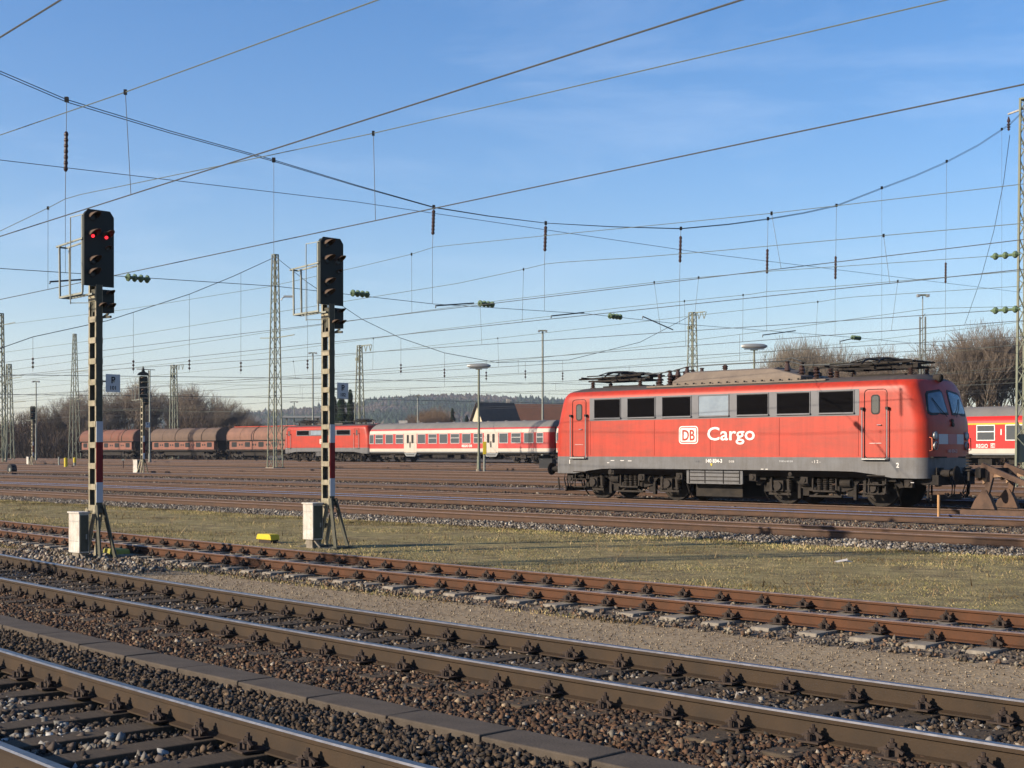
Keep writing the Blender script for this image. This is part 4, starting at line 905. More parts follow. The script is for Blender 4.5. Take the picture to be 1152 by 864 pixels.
def cabinet(loc, label, w=.30, d=.17, h=.74, sc=1.0, yaw=YAW):
    root = empty('signal_cabinet', loc, yaw, label, 'equipment cabinet', 'white cabinets at the signal posts'); root.scale = (sc,)*3
    MB().box((0, 0, h/2+.1), (w, d, h)).build('housing', M_WHITE, root, bevel=.008)
    MB().box((0, -.0, h+.115), (w+.04, d+.04, .03)).build('lid', M_WHITE, root, bevel=.004)
    MB().box((w/2+.004, 0, h/2+.1), (.012, d*.86, h*.92)).build('door', M_POSTD, root, bevel=.003)  # dark tone puts the shade of this side into the door colour
    b = MB(); b.box((0, 0, .0), (w*.6, d*.7, .22)); b.tube([(w*.3, -d*.2, .1), (w*.7, -d*.3, .02), (w*.9, -d*.2, -.05)], .02); b.build('plinth', M_CONC, root)
    b = MB(); b.box((w/2+.014, d*.2, h*.55), (.02, .02, .09)); b.build('lock', M_STEEL, root)
    for zz in (.3, .8): MB().box((0.0, -d/2-.004, zz*h+.1), (w*.82, .006, .008)).build('panel_joint', M_STEEL, root)
    MB().bar((-w/2-.004, -d*.3, .12), (-w/2-.004, -d*.3, h+.08), .012, .02).build('cable_pipe', M_RUST, root)
    return root
D1 = 25.4; S1 = Vector(((107.5-CX)/FPX*D1, D1, -.235))
signal(S1, 'nearest light signal with two red lamps lit, on the left', lit=True, plate_=('P', '101'))
b_ = px(88.5, 620, D1-.15); cabinet(Vector((b_.x, b_.y, -.2)), 'white cabinet at the foot of the nearest signal with red lamps', .40, .19, .72)
D2 = 28.5; S2 = Vector(((369-CX)/FPX*D2, D2, -.21))
signal(S2, 'unlit light signal standing on the grass, right of the nearest one', plate_=('P', '102'), sc=.992)
b_ = px(352, 606, D2-.1); cabinet(Vector((b_.x, b_.y, -.16)), 'white cabinet at the foot of the unlit signal on the grass', .34, .26, .73)
g3 = gpx(160.5, 534.5); k3 = (534.5-412)/FPX*g3.y/7.05; signal(g3, 'distant thin signal topped by a pointed board, in front of the hopper wagons', sc=k3, top=True, plate_=('P', '3'))
g_ = gpx(153.5, 534); cabinet(g_, 'small white cabinet at the foot of the distant signal with the pointed board', .5, .2, .8, sc=1.25)
g4 = gpx(36.5, 523.5); k4 = (523.5-457)/FPX*g4.y/6.42; signal(g4, 'farthest small signal near the left edge', sc=k4)
g_ = gpx(32, 523.3); cabinet(g_, 'tiny white cabinet at the foot of the farthest signal', .4, .2, .62, sc=1.3)

# ------------------------------------------------------------------ masts and lamps
def mast(loc, H, w0, w1, label, bracket=None, group='lattice catenary masts', leg=.09, br=.045, panel=1.0, cap=True, arm=None):
    root = empty('lattice_mast', loc, YAW, label, 'lattice mast', group)
    def c(i, z): w = (w0+(w1-w0)*z/H)/2; return Vector(((-w, w, w, -w)[i], (-w, -w, w, w)[i], z))
    for i in range(4): MB().bar(c(i, 0), c(i, H), leg, leg, (1, 0, 0)).build('post', M_MAST, root)
    b = MB(); z = 0.15; k = 0
    while z < H-.2:
        p = panel*(w0+(w1-w0)*z/H)/((w0+w1)/2); z2 = min(z+p, H-.05)
        for i in range(4):
            j = (i+1) % 4
            b.bar(c(i, z) if k % 2 else c(j, z), c(j, z2) if k % 2 else c(i, z2), br, br*.5)
        z = z2; k += 1
    b.build('lattice_bracing', M_MAST, root)
    b = MB(); b.box((0, 0, 0), (w0*1.25, w0*1.25, .5)); b.build('foundation', M_CONC, root)
    if cap: MB().box((0, 0, H+.03), (w1+leg, w1+leg, .07)).build('cap', M_MAST, root)
    if bracket:
        b = MB(); x1 = bracket; b.bar((-.1, 0, H), (x1, 0, H), .1, .1); b.bar((-.1, 0, H-.5), (.35*x1, 0, H), .06, .06)
        for xx in (x1*.55, x1*.95): b.bar((xx-.3, 0, H), (xx-.05, 0, H-.75), .06, .06); b.bar((xx+.25, 0, H), (xx-.05, 0, H-.75), .06, .06)
        b.build('bracket', M_MAST, root); MB().box((-.3, 0, H-1.6), (.5, .4, .35)).build('mast_box', M_MAST, root)
    if arm:
        for z, l in arm: 
            b = MB(); b.bar((0, 0, z), (l, 0, z+.12), .07, .07); b.build('arm', M_MAST, root)
    return root
def mast_px(x, ytop, D, w0, w1, label, **k):
    q = (x-CX)/FPX; d = D*(SA+q*CA); z = zgy(d); top = EYE+(HZ-ytop)*D/FPX
    return mast(Vector((q*D, D, z)), top-z, w0, w1, label, **k)
mast_px(309.5, 287, 120, .95, .38, 'tall lattice mast in mid yard between the two near signals', leg=.085, br=.05, arm=((11.5, -2.2), (11.5, 2.8)))
mast_px(0.5, 353, 171, 1.0, .5, 'lattice mast cut by the left edge of the picture', leg=.13, br=.08, arm=((17.2, 4.0),))
mast_px(84, 376, 205, 1.3, .35, 'wide-footed lattice mast left of the nearest signal, by the bare woods', leg=.10, br=.055, panel=1.2, arm=((13.2, 5.5), (9, 2.6)))
mast_px(10, 410, 205, 1.2, .5, 'wide-footed lattice mast near the left edge with a round head', leg=.13, br=.075, panel=1.2, arm=((12.2, 4.2), (8.6, 5.5)))
mast_px(195.5, 411, 204, 1.0, .6, 'lattice mast with bracket behind the hopper wagons', bracket=2.6, leg=.12, br=.07)
mast_px(404.5, 389, 166, 1.05, .4, 'lattice mast with bracket behind the distant red locomotive', bracket=2.2, leg=.10, br=.06, arm=None)
mast_px(779, 352, 150, 1.1, .55, 'lattice mast with bracket rising behind the roof of the freight locomotive', bracket=1.7, leg=.10, br=.06)
Dm, dm = at_t(1156.5, 25.6); rm = mast_px(1156.5, 112, Dm, .74, .46, 'tall lattice mast cut by the right edge of the picture', leg=.085, br=.05, panel=.62)
topz = EYE+(HZ-112)*Dm/FPX - zgy(dm)
b = MB(); b.bar((.1, 0, topz-.3), (-.75, -.3, topz-.55), .1, .06); b.build('cross_arm', M_WHITE, rm)
b = MB(); b.cyl((-.02, 0, topz+.15), .1, .35); b.build('mast_cap', M_RUST, rm)
b = MB(); b.lathe((-.72, -.28, topz-1.25), [(.02, 0), (.07, .06), (.03, .1), (.09, .16), (.03, .2), (.09, .26), (.03, .32), (.08, .4), (.02, .6)], 8); b.build('insulator', M_INS, rm)
b = MB(); b.box((-.3, 0, 1.9), (.12, .5, 1.2)); b.build('mast_board', M_MAST, rm)

mast(W(.2, 25.6, -.26), 15.5, .8, .45, 'lattice mast just outside the left edge that carries the large headspan', leg=.085, br=.05, panel=.62)

def pole_lamp(x, ytop, D, label, w=1.8, kind='oval', r=.07, group='yard lamps', tilt=0):
    q = (x-CX)/FPX; d = D*(SA+q*CA); z = zgy(d); H = EYE+(HZ-ytop)*D/FPX - z
    root = empty('yard_lamp', (q*D, D, z), 0, label, 'lamp', group)
    MB().tube([(0, 0, 0), (0, 0, 1.2), (0, 0, 1.22), (0, 0, H-.1)], [r*1.5, r*1.4, r, r*.8], 8).build('pole', M_MAST if kind == 'oval' else M_GALV, root)
    MB().cyl((0, 0, .1), .22, .3).build('foundation', M_CONC, root)
    if kind == 'oval':
        b = MB(); n = 16
        prof = [(0.01, -.20), (.5, -.17), (.85, -.1), (1.0, .0), (.96, .1), (.7, .19), (.01, .22)]
        for rr, zz in prof:
            for k in range(n): an = 2*pi*k/n; b.v.append(Vector((w/2*rr*cos(an)*(.8+.2*abs(cos(an))), .22*rr*sin(an), H+zz)))
        for i in range(len(prof)-1):
            for k in range(n): k2 = (k+1) % n; b.f.append((i*n+k, i*n+k2, (i+1)*n+k2, (i+1)*n+k)); b.m.append(0)
        b.build('lamp_head', M_STEEL, root, smooth=True); MB().box((0, 0, H-.2), (.5, .2, .12)).build('gear_box', M_MAST, root); MB().box((0, 0, H-.17), (w*.75, .26, .05)).build('lamp_glass', M_GLASSL, root)
    elif kind == 'tee':
        b = MB(); b.bar((-w/2, 0, H), (w/2, 0, H), .18, .14); b.build('cross_arm', M_MAST, root)
        for s in (-1, 1): b = MB(); b.box((s*w*.42, -.1, H-.06), (w*.22, .45, .2)); b.build('floodlight', M_STEEL, root)
    elif kind == 'arm':
        b = MB(); b.tube([(0, 0, H-.2), (.15, 0, H), (w*.6, -.05, H+.1)], .05); b.build('arm', M_MAST, root); MB().box((w*.7, -.05, H+.08), (w*.5, .3, .12)).build('lamp_head', M_STEEL, root)
    return root
pole_lamp(538.7, 412, 105.6, 'lamp post with long oval head in front of the distant coach', 1.85, r=.10)
pole_lamp(848.5, 390, 95, 'lamp with long oval head showing just above the freight locomotive roof', 1.85, r=.08)
pole_lamp(610.5, 372, 150, 'tall pale pole with small crossbar, between the coaches and the freight locomotive', .95, 'tee', r=.13)
pole_lamp(40.6, 429, 188, 'slender floodlight pole with crossbar beside the farthest signal', .9, 'tee', r=.10)
pole_lamp(352, 397, 190, 'floodlight pole with crossbar seen just left of the unlit signal', 1.1, 'tee', r=.13)
pole_lamp(470, 445, 210, 'short floodlight pole against the wooded hill', 1.0, 'tee', r=.12)
pole_lamp(168.5, 416, 165, 'thin pale pole with a side arm behind the signal with the pointed board', -1.6, 'arm', r=.11)
pole_lamp(331, 452, 230, 'small distant floodlight pole beside the tall mid-yard mast', 1.2, 'tee', r=.1)
q = (1038-CX)/FPX; Dq = 112; root = pole_lamp(1038, 332, Dq, 'tall twin-chord floodlight pole behind the cab of the freight locomotive', .9, 'tee', r=.05)
b = MB(); z9 = EYE+(HZ-332)*Dq/FPX
for xx in (-.22, .22): b.bar((xx, 0, 0), (xx, 0, z9-2.2), .11, .11)
k = 0
while k < z9-2.4: b.bar((-.22, 0, k), (.22, 0, k+.5), .05, .05); k += 1.0
b.build('twin_chords', M_GALV, root)
pl = pole_lamp(330-13, 334, 119.5, 'bracket lamp on the tall mid-yard mast', .1, 'none', r=.02) if False else None
q_ = (316-CX)/FPX*120; b = MB(); b.tube([(q_, 120, 1.75+170*120/FPX), (q_+.15, 120, 1.75+173*120/FPX), (q_+.35, 120, 1.75+174*120/FPX)], .05); b.box((q_+.65, 119.9, 1.75+174.3*120/FPX), (.75, .3, .15)); tag(b.build('bracket_lamp', M_STEEL), 'small lamp bracketed to the tall mid-yard lattice mast', 'lamp')

# ------------------------------------------------------------------ overhead lines
def insul(b, c, ax, ln, r=.07, n=5):
    ax = Vector(ax).normalized(); pr = [(.02, -ln/2)]
    for i in range(n):
        h = -ln/2+ln*(i+.5)/n; pr += [(.035, h-ln*.32/n), (r, h-ln*.1/n), (r, h+ln*.1/n), (.035, h+ln*.32/n)]
    pr.append((.02, ln/2)); b.lathe(c, pr, 8, ax)
def catenary(label, c0, c1, mess, drops, z=5.3, rw=.006, ext=(60, 40), term=False):
    a = zpx(c0[0], c0[1], z); b2 = zpx(c1[0], c1[1], z); u = (a-b2); u.z = 0; u.normalize()       # u points left / away
    root = empty('overhead_line', (b2.x, b2.y, 0), 0, label, 'overhead line', 'overhead lines above the tracks'); O = Vector((b2.x, b2.y, 0))
    def on(x, y):                                              # pixel on the vertical plane of this line
        q = (x-CX)/FPX; n = Vector((-u.y, u.x)); D = (n.x*a.x+n.y*a.y)/(n.x*q+n.y); return Vector((q*D, D, EYE+(HZ-y)*D/FPX))
    e0 = a+u*ext[0]; e1 = b2-(u*ext[1] if not term else Vector())
    MB().tube([p-O for p in (e0, a, b2, e1)], rw*1.15, 5).build('contact_wire', M_WIRE, root)
    if mess:
        P = [on(*m) for m in mess]; Q = []
        dl = (P[0]-P[1]).normalized(); dr = (P[-1]-P[-2]).normalized()
        Q = [P[0]+dl*ext[0]*.6+Vector((0, 0, .3))]+P+([P[-1]+dr*ext[1]] if not term else [])
        MB().tube([p-O for p in Q], rw, 5).build('messenger_wire', M_WIREL, root)
        for x in drops:
            ys = np.interp(x, [m[0] for m in mess], [m[1] for m in mess]); p = on(x, ys)
            # foot of the dropper on the contact wire, slightly skewed along the line
            f = p+u*random.uniform(-.25, .25); f.z = z
            MB().tube([p-O, f-O], rw*.6, 4).build('dropper', M_WIRE, root); MB().box(p-O, (.04, .04, .07)).build('clamp', M_BLK, root)
    return root, on, u, O
catenary('overhead line of the nearest track, crossing the top left corner', (0, 42), (68, 0), [(0, -90), (68, -140)], [], rw=.007, ext=(60, 8))
catenary('overhead line of the second track, rising from mid left to the top', (0, 266), (834, 0), [(0, 152), (140, 104), (425, 0)], [141, -60], rw=.008, ext=(60, 8))
catenary('overhead line of the third track, rising across the whole picture', (0, 337), (1152, 95), [(0, 260), (54, 234), (73, 224), (90, 219), (250, 186), (420, 150), (1065, 0)], [54, 420], rw=.008, ext=(60, 8))
catenary('overhead line above the middle of the grass strip', (400, 360), (1147, 270), [(0, 366), (150, 347), (300, 323), (400, 301), (463, 286), (488, 278), (506, 276), (615, 265), (750, 252), (868, 240), (1143, 208)], [463, 868], rw=.007, ext=(80, 12))
catenary('overhead line of the first track beyond the grass', (400, 382), (1147, 303.4), [(0, 397), (150, 377), (300, 353), (514, 319), (589, 303), (614, 297), (633, 295), (712, 290), (809, 282), (994, 265), (1143, 252)], [589, 994], rw=.008, ext=(80, 12))
r33 = catenary('overhead line ending in green insulators at the tall right-hand mast', (420, 396), (1147, 347.5), [(0, 418), (150, 397), (300, 374), (556, 339), (698, 322), (766, 314), (868, 305), (1147, 286)], [540, 736, 786], rw=.008, ext=(90, 0), term=True)
for xx, yy in ((1131, 287.3), (1131, 348.6)):
    p = r33[1](xx, yy); b = MB(); insul(b, p-r33[3], r33[2], .75, .09, 3); b.build('insulator', M_INSG, r33[0])
catenary('overhead line above the red freight locomotive', (750, 391), (1147, 361), [(0, 430), (300, 397), (500, 370), (700, 346), (845, 331), (864, 328), (880, 327), (1147, 305)], [420, 770, 836, 1010], rw=.0085, ext=(90, 14))
catenary('overhead line of the track behind the freight locomotive', (750, 402), (1147, 379), [(0, 440), (300, 410), (600, 376), (800, 353), (925, 339), (943, 336), (962, 334), (1147, 322)], [330, 560, 920], rw=.0085, ext=(90, 14))
def far_cat(d, label, sup=(25.6, 99, 172)):
    root = empty('overhead_line', W(d, 0, zr(d)), 0, label, 'overhead line', 'overhead lines above the tracks'); O = W(d, 0, zr(d)); z0 = zr(d)
    r = .009
    MB().tube([W(d, t, z0+5.45)-O for t in (-15, 60, 150, 240)], r*1.1, 4).build('contact_wire', M_WIRE, root)
    P = []; s = [-48]+list(sup)+[245]
    for a, c in zip(s[:-1], s[1:]):
        for k in range(10): u_ = k/10; P.append(W(d, a+(c-a)*u_, z0+7.05-1.25*4*u_*(1-u_)*.9)-O)
    MB().tube([p for p in P if True], r, 4).build('messenger_wire', M_WIREL, root)
    for a, c in zip(s[:-1], s[1:]):
        for u_ in (.12, .3, .5, .7, .88):
            t = a+(c-a)*u_
            if t > 0: MB().tube([W(d, t, z0+5.45)-O, W(d, t, z0+7.05-4.5*u_*(1-u_))-O], .007, 4).build('dropper', M_WIRE, root)
for d, nm in ((48.5, 'overhead line above the pale walkway in mid yard'), (57, 'overhead line of the mid-yard track beyond the walkway'), (67, 'overhead line in front of the far gravel path'), (82, 'overhead line above the first-class coach'), (93.6, 'overhead line above the distant red train'), (98.9, 'overhead line above the hopper wagons')): far_cat(d, nm)

# headspan across the tracks
def ptt(x, y, t): D, d = at_t(x, t); return Vector(((x-CX)/FPX*D, D, EYE+(HZ-y)*D/FPX))
T1_ = 25.6; hs = empty('headspan', ptt(1156.5, 553, T1_), 0, 'large headspan of cables and hanging insulators crossing all near tracks from the right-hand mast', 'headspan'); O = hs.location.copy()
CBL = [(-420, -90), (-60, 58), (0, 80), (75, 112), (190, 147), (308, 180), (400, 208), (488, 233), (550, 243), (614, 251), (690, 255), (766, 257), (820, 252), (864, 246), (905, 239), (941, 231), (990, 212), (1030, 197), (1062, 183), (1100, 163), (1135, 140), (1152, 124)]
for o_ in (0, .05):
    MB().tube([ptt(x, y, T1_)+Vector((.0, 0, -o_*min(1, abs(x-620)/500)))-O for x, y in CBL], .009, 5).build('head_cable', M_WIRE, hs)
MB().tube([ptt(x, y, T1_)-O for x, y in ((-420, 130), (-80, 172), (0, 180), (400, 227), (800, 286), (1150, 329))], .007, 5).build('cross_cable', M_WIRE, hs)
LOWC = [(-420, 290), (-60, 300), (0, 302), (310, 322), (488, 342), (660, 353), (760, 364), (965, 380), (1150, 398)]
MB().tube([ptt(x, y, T1_)-O for x, y in LOWC], .007, 5).build('cross_cable', M_WIRE, hs)
dirn = Vector((CA, SA, 0))
for x, y in ((155, 313), (405, 330.5), (547, 342), (692, 356), (963, 380)):
    b = MB(); insul(b, ptt(x, y, T1_)-O, dirn, .58, .085, 4); b.build('cross_insulator', M_INSG, hs)
for x, y1, ins in ((-200, 170, 1), (75, 224, 1), (308, 322, 0), (488, 278, 1), (614, 297, 1), (766, 314, 1), (864, 328, 1), (941, 336, 1), (992, 383, 0), (1065, 345, 1), (1127, 372, 0)):
    y0 = np.interp(x, [c[0] for c in CBL], [c[1] for c in CBL]); a = ptt(x, y0, T1_)-O; c = ptt(x-(1.5 if ins else 0), y1, T1_)-O
    MB().tube([a, c], .007 if ins else .005, 5).build('hanger', M_WIRE, hs); MB().box(a, (.07, .07, .1)).build('clamp', M_BLK, hs)
    if ins:
        ln = (a-c).length; zc = .62 if ln < 2.2 else .40*2.2/ln+.12; m_ = c+(a-c)*min(.62, .75/ln+.1); b = MB(); insul(b, m_, (a-c), min(.8, ln*.62), .045, 7); b.build('hanging_insulator', M_INS, hs)
        yl = np.interp(x, [c_[0] for c_ in LOWC], [c_[1] for c_ in LOWC]); MB().tube([c, ptt(x-1.5, yl, T1_)-O], .005, 4).build('hanger', M_WIRE, hs)
for (xa, ya), (xb, yb) in (((490, 345), (533, 341)), ((620, 356.5), (657, 351.5)), ((723, 357), (757, 371)), ((945, 385), (963, 380)), ((56, 318), (100, 314)), ((858, 378), (895, 372))):
    MB().tube([ptt(xa, ya+1.5, T1_)-O, ptt(xa, ya-1, T1_)-O, ptt(xb, yb, T1_)-O], .018, 5).build('steady_arm', M_WIRE, hs)
# feeder from the right mast towards the far yard
pts = [px(1136, 152, Dm), px(1129, 205, Dm+4), px(1118, 260, Dm+10), px(1103, 315, Dm+18), px(1085, 366, Dm+26)]
tag(MB().tube(pts, .013, 5).build('feeder_cable', M_WIRE), 'slack feeder cable dropping from the tall right-hand mast', 'cable')
# second headspan, far away, carried by the mid-yard mast
T2_ = 99.0; hs2 = empty('headspan', ptt(309.5, 528, T2_), 0, 'distant headspan of thin cables carried by the tall mid-yard mast', 'headspan'); O = hs2.location.copy()
C2 = [(-60, 406), (0, 392), (37, 379), (120, 361), (213, 331), (262, 311), (310, 289), (345, 317), (407, 359), (450, 380), (500, 397), (560, 408), (640, 405), (720, 385), (779, 354)]
MB().tube([ptt(x, y, T2_)-O for x, y in C2], .028, 4).build('head_cable', M_WIRE, hs2)
for o_ in (0, 22): MB().tube([ptt(x, y+o_, T2_)-O for x, y in ((-60, 421), (310, 425), (640, 432), (800, 436))], .02, 4).build('cross_cable', M_WIRE, hs2)
for x, yb in ((37, 418), (150, 420), (213, 419), (271, 421), (346, 418), (451, 422), (500, 427), (547, 430), (591, 428), (633, 430)):
    y0 = np.interp(x, [c[0] for c in C2], [c[1] for c in C2]); a = ptt(x, y0, T2_)-O; c = ptt(x, yb, T2_)-O
    MB().tube([a, c], .014, 4).build('hanger', M_WIRE, hs2); b = MB(); insul(b, c+Vector((0, 0, .65)), (0, 0, 1), .9, .10, 3); b.build('hanging_insulator', M_INS, hs2)

# ------------------------------------------------------------------ small things on the ground
def post(x, yb, h, w, m, label, name='marker_post', m2=None):
    g = gpx(x, yb); s = 1.0; r = empty(name, g, YAW, label, 'post')
    MB().tube([(0, 0, -.05), (0, 0, h*(.55 if m2 else 1))], w/2, 10).build('shaft', m2 or m, r)
    if m2: MB().tube([(0, 0, h*.55), (0, 0, h)], w*.62, 10).build('head', m, r)
    MB().lathe((0, 0, h), [(w*.62, 0), (w*.5, .04), (.01, .06)], 10).build('cap', m, r); return r
post(66.3, 524.5, .95, .18, M_GALV, 'pale grey short post left of the yellow one')
post(74, 527, 1.0, .34, M_YEL, 'thick yellow short post in the yard at left')
post(84, 526.5, 1.0, .24, M_YEL, 'short post with yellow head and pale shaft, right of the thick yellow one', m2=M_GALV)
g = gpx(545, 531); r = empty('yellow_telephone_post', g, 0, 'grey post with a tall narrow yellow box beside the oval lamp post', 'post')
MB().tube([(0, 0, -.05), (0, 0, 1.5)], .09, 10).build('shaft', M_GALV, r); MB().box((.02, 0, 1.85), (.28, .26, .98)).build('yellow_box', M_YEL, r, bevel=.02)
g = gpx(138.5, 530); r = empty('marker_post', g, 0, 'thin rusty stake near the foot of the distant signal', 'post'); MB().tube([(0, 0, -.05), (0, 0, 1.0)], .05, 8).build('shaft', M_RUST, r); MB().box((0, -.02, 1.0), (.22, .06, .16)).build('plate', M_GALV, r)
def low_box(x, yb, w, h, label, top, side, name='track_magnet'):
    g = gpx(x, yb); r = empty(name, g, YAW, label, 'track device')
    MB().prism([(-w/2, h*.45), (w/2, h*.45), (w/2-.03, h*.85), (w/2-.12*w, h), (-w/2+.12*w, h), (-w/2+.03, h*.85)], -.12, .12, 'xz').build('cover', top, r, bevel=.012); MB().box((.02, 0, h*.2), (w*.8, .2, h*.48)).build('base', side, r); MB().tube([(w/2, 0, h*.3), (w/2+.2, .05, .03), (w/2+.5, .2, 0)], .015).build('cable', M_BLK, r)
    return r
low_box(301.5, 612.0, .56, .22, 'low device with pale and bright yellow cover on the grass behind the third track', M_YEL, M_CLIP)
low_box(131, 629, .62, .2, 'dull olive yellow low device beside the foot of the nearest signal', mat('olive_yellow', (.26, .24, .05), .7), M_CLIP)
for xx, lb in ((133.6, 'left one of the pair of bright yellow low devices by the distant signal'), (138.2, 'right one of the pair of bright yellow low devices by the distant signal')):
    g = gpx(xx, 535.3); r = empty('track_magnet', g, YAW, lb, 'track device'); MB().prism(rrect(-.17, .02, .17, .22, .05), -.1, .1, 'xz').build('cover', M_YEL, r); MB().box((0, 0, .0), (.3, .18, .06)).build('base', M_CLIP, r)
g = gpx(13.5, 536); r = empty('dwarf_signal', g, YAW, 'black round-backed dwarf signal near the left edge', 'dwarf signal')
MB().prism([(.42*cos(radians(a)), .5+.42*sin(radians(a))) for a in range(-20, 201, 20)], -.2, .2, 'xz').build('hood', M_BLK, r); MB().lathe((.15, -.21, .5), [(.16, 0), (.14, -.05), (.02, -.06)], 12, (0, 1, 0)).build('disc', M_GALV, r); MB().box((0, 0, .12), (.7, .4, .28)).build('base', M_CLIP, r)
# litter
g = gpx(949, 634); b = MB(); b.add([(-.2, -.08, .02), (.0, -.1, .05), (.21, -.04, .02), (.2, .07, .03), (.02, .1, .07), (-.19, .06, .03)], [(0, 1, 4, 5), (1, 2, 3, 4)]); b.add([(-.1, -.02, .03), (.06, -.06, .06), (.08, .05, .09), (-.08, .06, .05)], [(0, 1, 2, 3)])
tag(b.build('paper_scrap', M_WHITE, loc=g), 'crumpled white paper lying on the grass at right', 'litter')
# rust stake in front of the locomotive
g = px(1056, 573, 38); r = empty('rusty_stake', (g.x, g.y, -.2), 0, 'thin rust yellow stake in front of the locomotive nose', 'post'); MB().tube([(0, 0, -.1), (0, 0, .76)], .04, 8).build('shaft', mat('stake_ochre', (.36, .2, .09), .8), r); MB().box((0, 0, .77), (.07, .05, .04)).build('cap', M_RUST, r)
# buffer stop on the locomotive's track
t_bs = LT-8.7; bs = place(38.8, t_bs, 'rusty steel buffer stop with slanting struts in front of the locomotive nose', 'buffer_stop', 'buffer stop')
for y in (-.75, .75):
    b = MB(); b.bar((-.15, y, 1.30), (3.0, y, .05), .13, .15); b.box((1.4, y-.075, .66), (3.2, .012, .03), Matrix.Rotation(.37, 3, 'Y')); b.bar((-.1, y, .1), (.18, y, 1.15), .12, .16); b.build('strut', M_RUST, bs)
    MB().prism([(-.45, .03), (.28, .03), (.17, .3), (.02, .58), (-.1, .58), (-.33, .28)], y-.1, y+.1, 'xz').build('rail_clamp', M_RUST, bs)
    MB().prism([(-.1, .75), (.15, .95), (.6, .98), (.1, 1.24), (-.12, 1.24)], y-.05, y+.05, 'xz').build('gusset', mat('rust_pale', (.30, .2, .12), .8, col2=(.16, .08, .05), scale=9), bs)
    MB().lathe((-.2, y, 1.05), [(.2, 0), (.2, -.06), (.1, -.08)], 14, (1, 0, 0)).build('buffer_plate', M_RUST, bs)
MB().bar((-.1, -1.1, 1.08), (-.1, 1.1, 1.08), .16, .28).build('cross_beam', M_BOG, bs)
b = MB(); b.box((1.1, -1.30, -.06), (3.2, .2, .12)); b.box((1.1, -1.30, .01), (3.2, .08, .03)); b.build('base_beam', M_RUST, bs)
b = MB()
for k in range(6): b.lathe((-.42, -1.0, 1.12+.09*k), [(.05, 0), (.1, .02), (.1, .04), (.05, .06)], 10)
b.cyl((-.42, -1.0, 1.0), .04, .3); b.build('spring_lamp_post', M_BOGL, bs)
for i, (xo, w) in enumerate(((3.3, .62), (4.35, .7))):
    o = MB().prism([(-w/2, 0), (w/2, 0), (w/2-.05, .16), (-w/2+.04, .16)], -.2, .2, 'xz').build('marker_block', M_WHITE, loc=W(38.8+1.9, t_bs-xo+1.6, zr(40)-.1)); o.rotation_euler = (0, 0, YAW)
    tag(o, ['white painted block behind the buffer stop strut', 'white painted block at the right edge beyond the buffer stop'][i], 'block')
b = MB(); b.box((0, 0, .5), (1.4, .5, .9)); b.box((0, 0, 1.0), (1.5, .6, .08)); o = b.build('relay_box', M_BLK, loc=gpx(604, 532.5)+Vector((1.0, 8, 0))); o.rotation_euler = (0, 0, YAW); tag(o, 'dark low cabinet just left of the freight locomotive buffers', 'equipment cabinet')
# ------------------------------------------------------------------ buildings
M_ROOFT = mat('roof_tiles_brown', (.11, .05, .03), .85, col2=(.08, .04, .026), scale=.8); M_ROOFD = mat('roof_tiles_dark', (.07, .055, .045), .85, col2=(.05, .04, .035), scale=.8); M_PLAST = mat('plaster_cream', (.4, .35, .25), .85); M_WALLB = mat('plaster_grey', (.3, .27, .23), .85)
def house(x, D, L_, Wd, he, hr, yaw, roofm, wallm, label, chim=1):
    q = (x-CX)/FPX; z = zgy(100)
    r = empty('house', (q*D, D, z), yaw, label, 'house')
    b = MB(); b.prism([(-Wd/2, 0), (Wd/2, 0), (Wd/2, he), (0, hr-.15), (-Wd/2, he)], -L_/2, L_/2, 'yz'); b.build('wall', wallm, r)
    s = (hr-he)/(Wd/2); ov = .5
    b = MB()
    for sy in (-1, 1): b.prism([(sy*0, hr), (sy*(Wd/2+ov), he-ov*s), (sy*(Wd/2+ov), he-ov*s+.22), (0, hr+.22)], -L_/2-.5, L_/2+.5, 'yz')
    rf = b.build('roof', roofm, r)
    for k in range(chim): MB().box((-L_*.3+k*L_*.5, .6, hr+.5), (.7, .7, 1.5)).build('chimney', M_WALLB, rf)
    for sx in (-1, 1):
        for yy in (-Wd*.2, Wd*.2):
            w = MB().box((sx*(L_/2+.02), yy, he*.75), (.06, 1.0, 1.3)).build('window', M_WHITE, r); MB().box((sx*(L_/2+.06), yy, he*.75), (.05, .8, 1.1)).build('pane', M_GLASS, w)
    n = int(L_/3.5)
    for k in range(n):
        xx = -L_/2+L_*(k+.5)/n; w = MB().box((xx, -Wd/2-.02, he*.55), (1.1, .06, 1.4)).build('window', M_WHITE, r); MB().box((xx, -Wd/2-.06, he*.55), (.9, .05, 1.2)).build('pane', M_GLASS, w)
    return r
house(557, 268, 8, 8, 4.3, 10.6, radians(34), M_ROOFD, M_PLAST, 'house with cream gable wall and dark roof behind the distant coach', 0)
house(606, 285, 21, 11, 4.8, 10.9, radians(6), M_ROOFT, M_PLAST, 'long house with brown tiled roof between the cream gable and the freight locomotive', 1)
q = (445-CX)/FPX; r = empty('flat_building', (q*260, 260, .3), 0, 'long low building with black flat roof seen over the distant coach', 'building')
MB().box((0, 0, 3.0), (11, 8, 6)).build('wall', M_WALLB, r); MB().box((0, 0, 6.3), (12.5, 9, .5)).build('roof', M_ROOFD, r)
for k, (xx, w) in enumerate(((-4, .5), (1.6, 1.6), (4.4, .4))): MB().box((xx, -2, 6.9), (w, .6, .7)).build('roof_unit', M_WHITE, r)
q = (340-CX)/FPX; r = empty('station_canopy', (q*230, 230, .3), 0, 'flat grey shelter roof on thin legs behind the tall mid-yard mast', 'shelter')
MB().box((0, 0, 7.2), (6.5, 4, .3)).build('roof', M_STEEL, r)
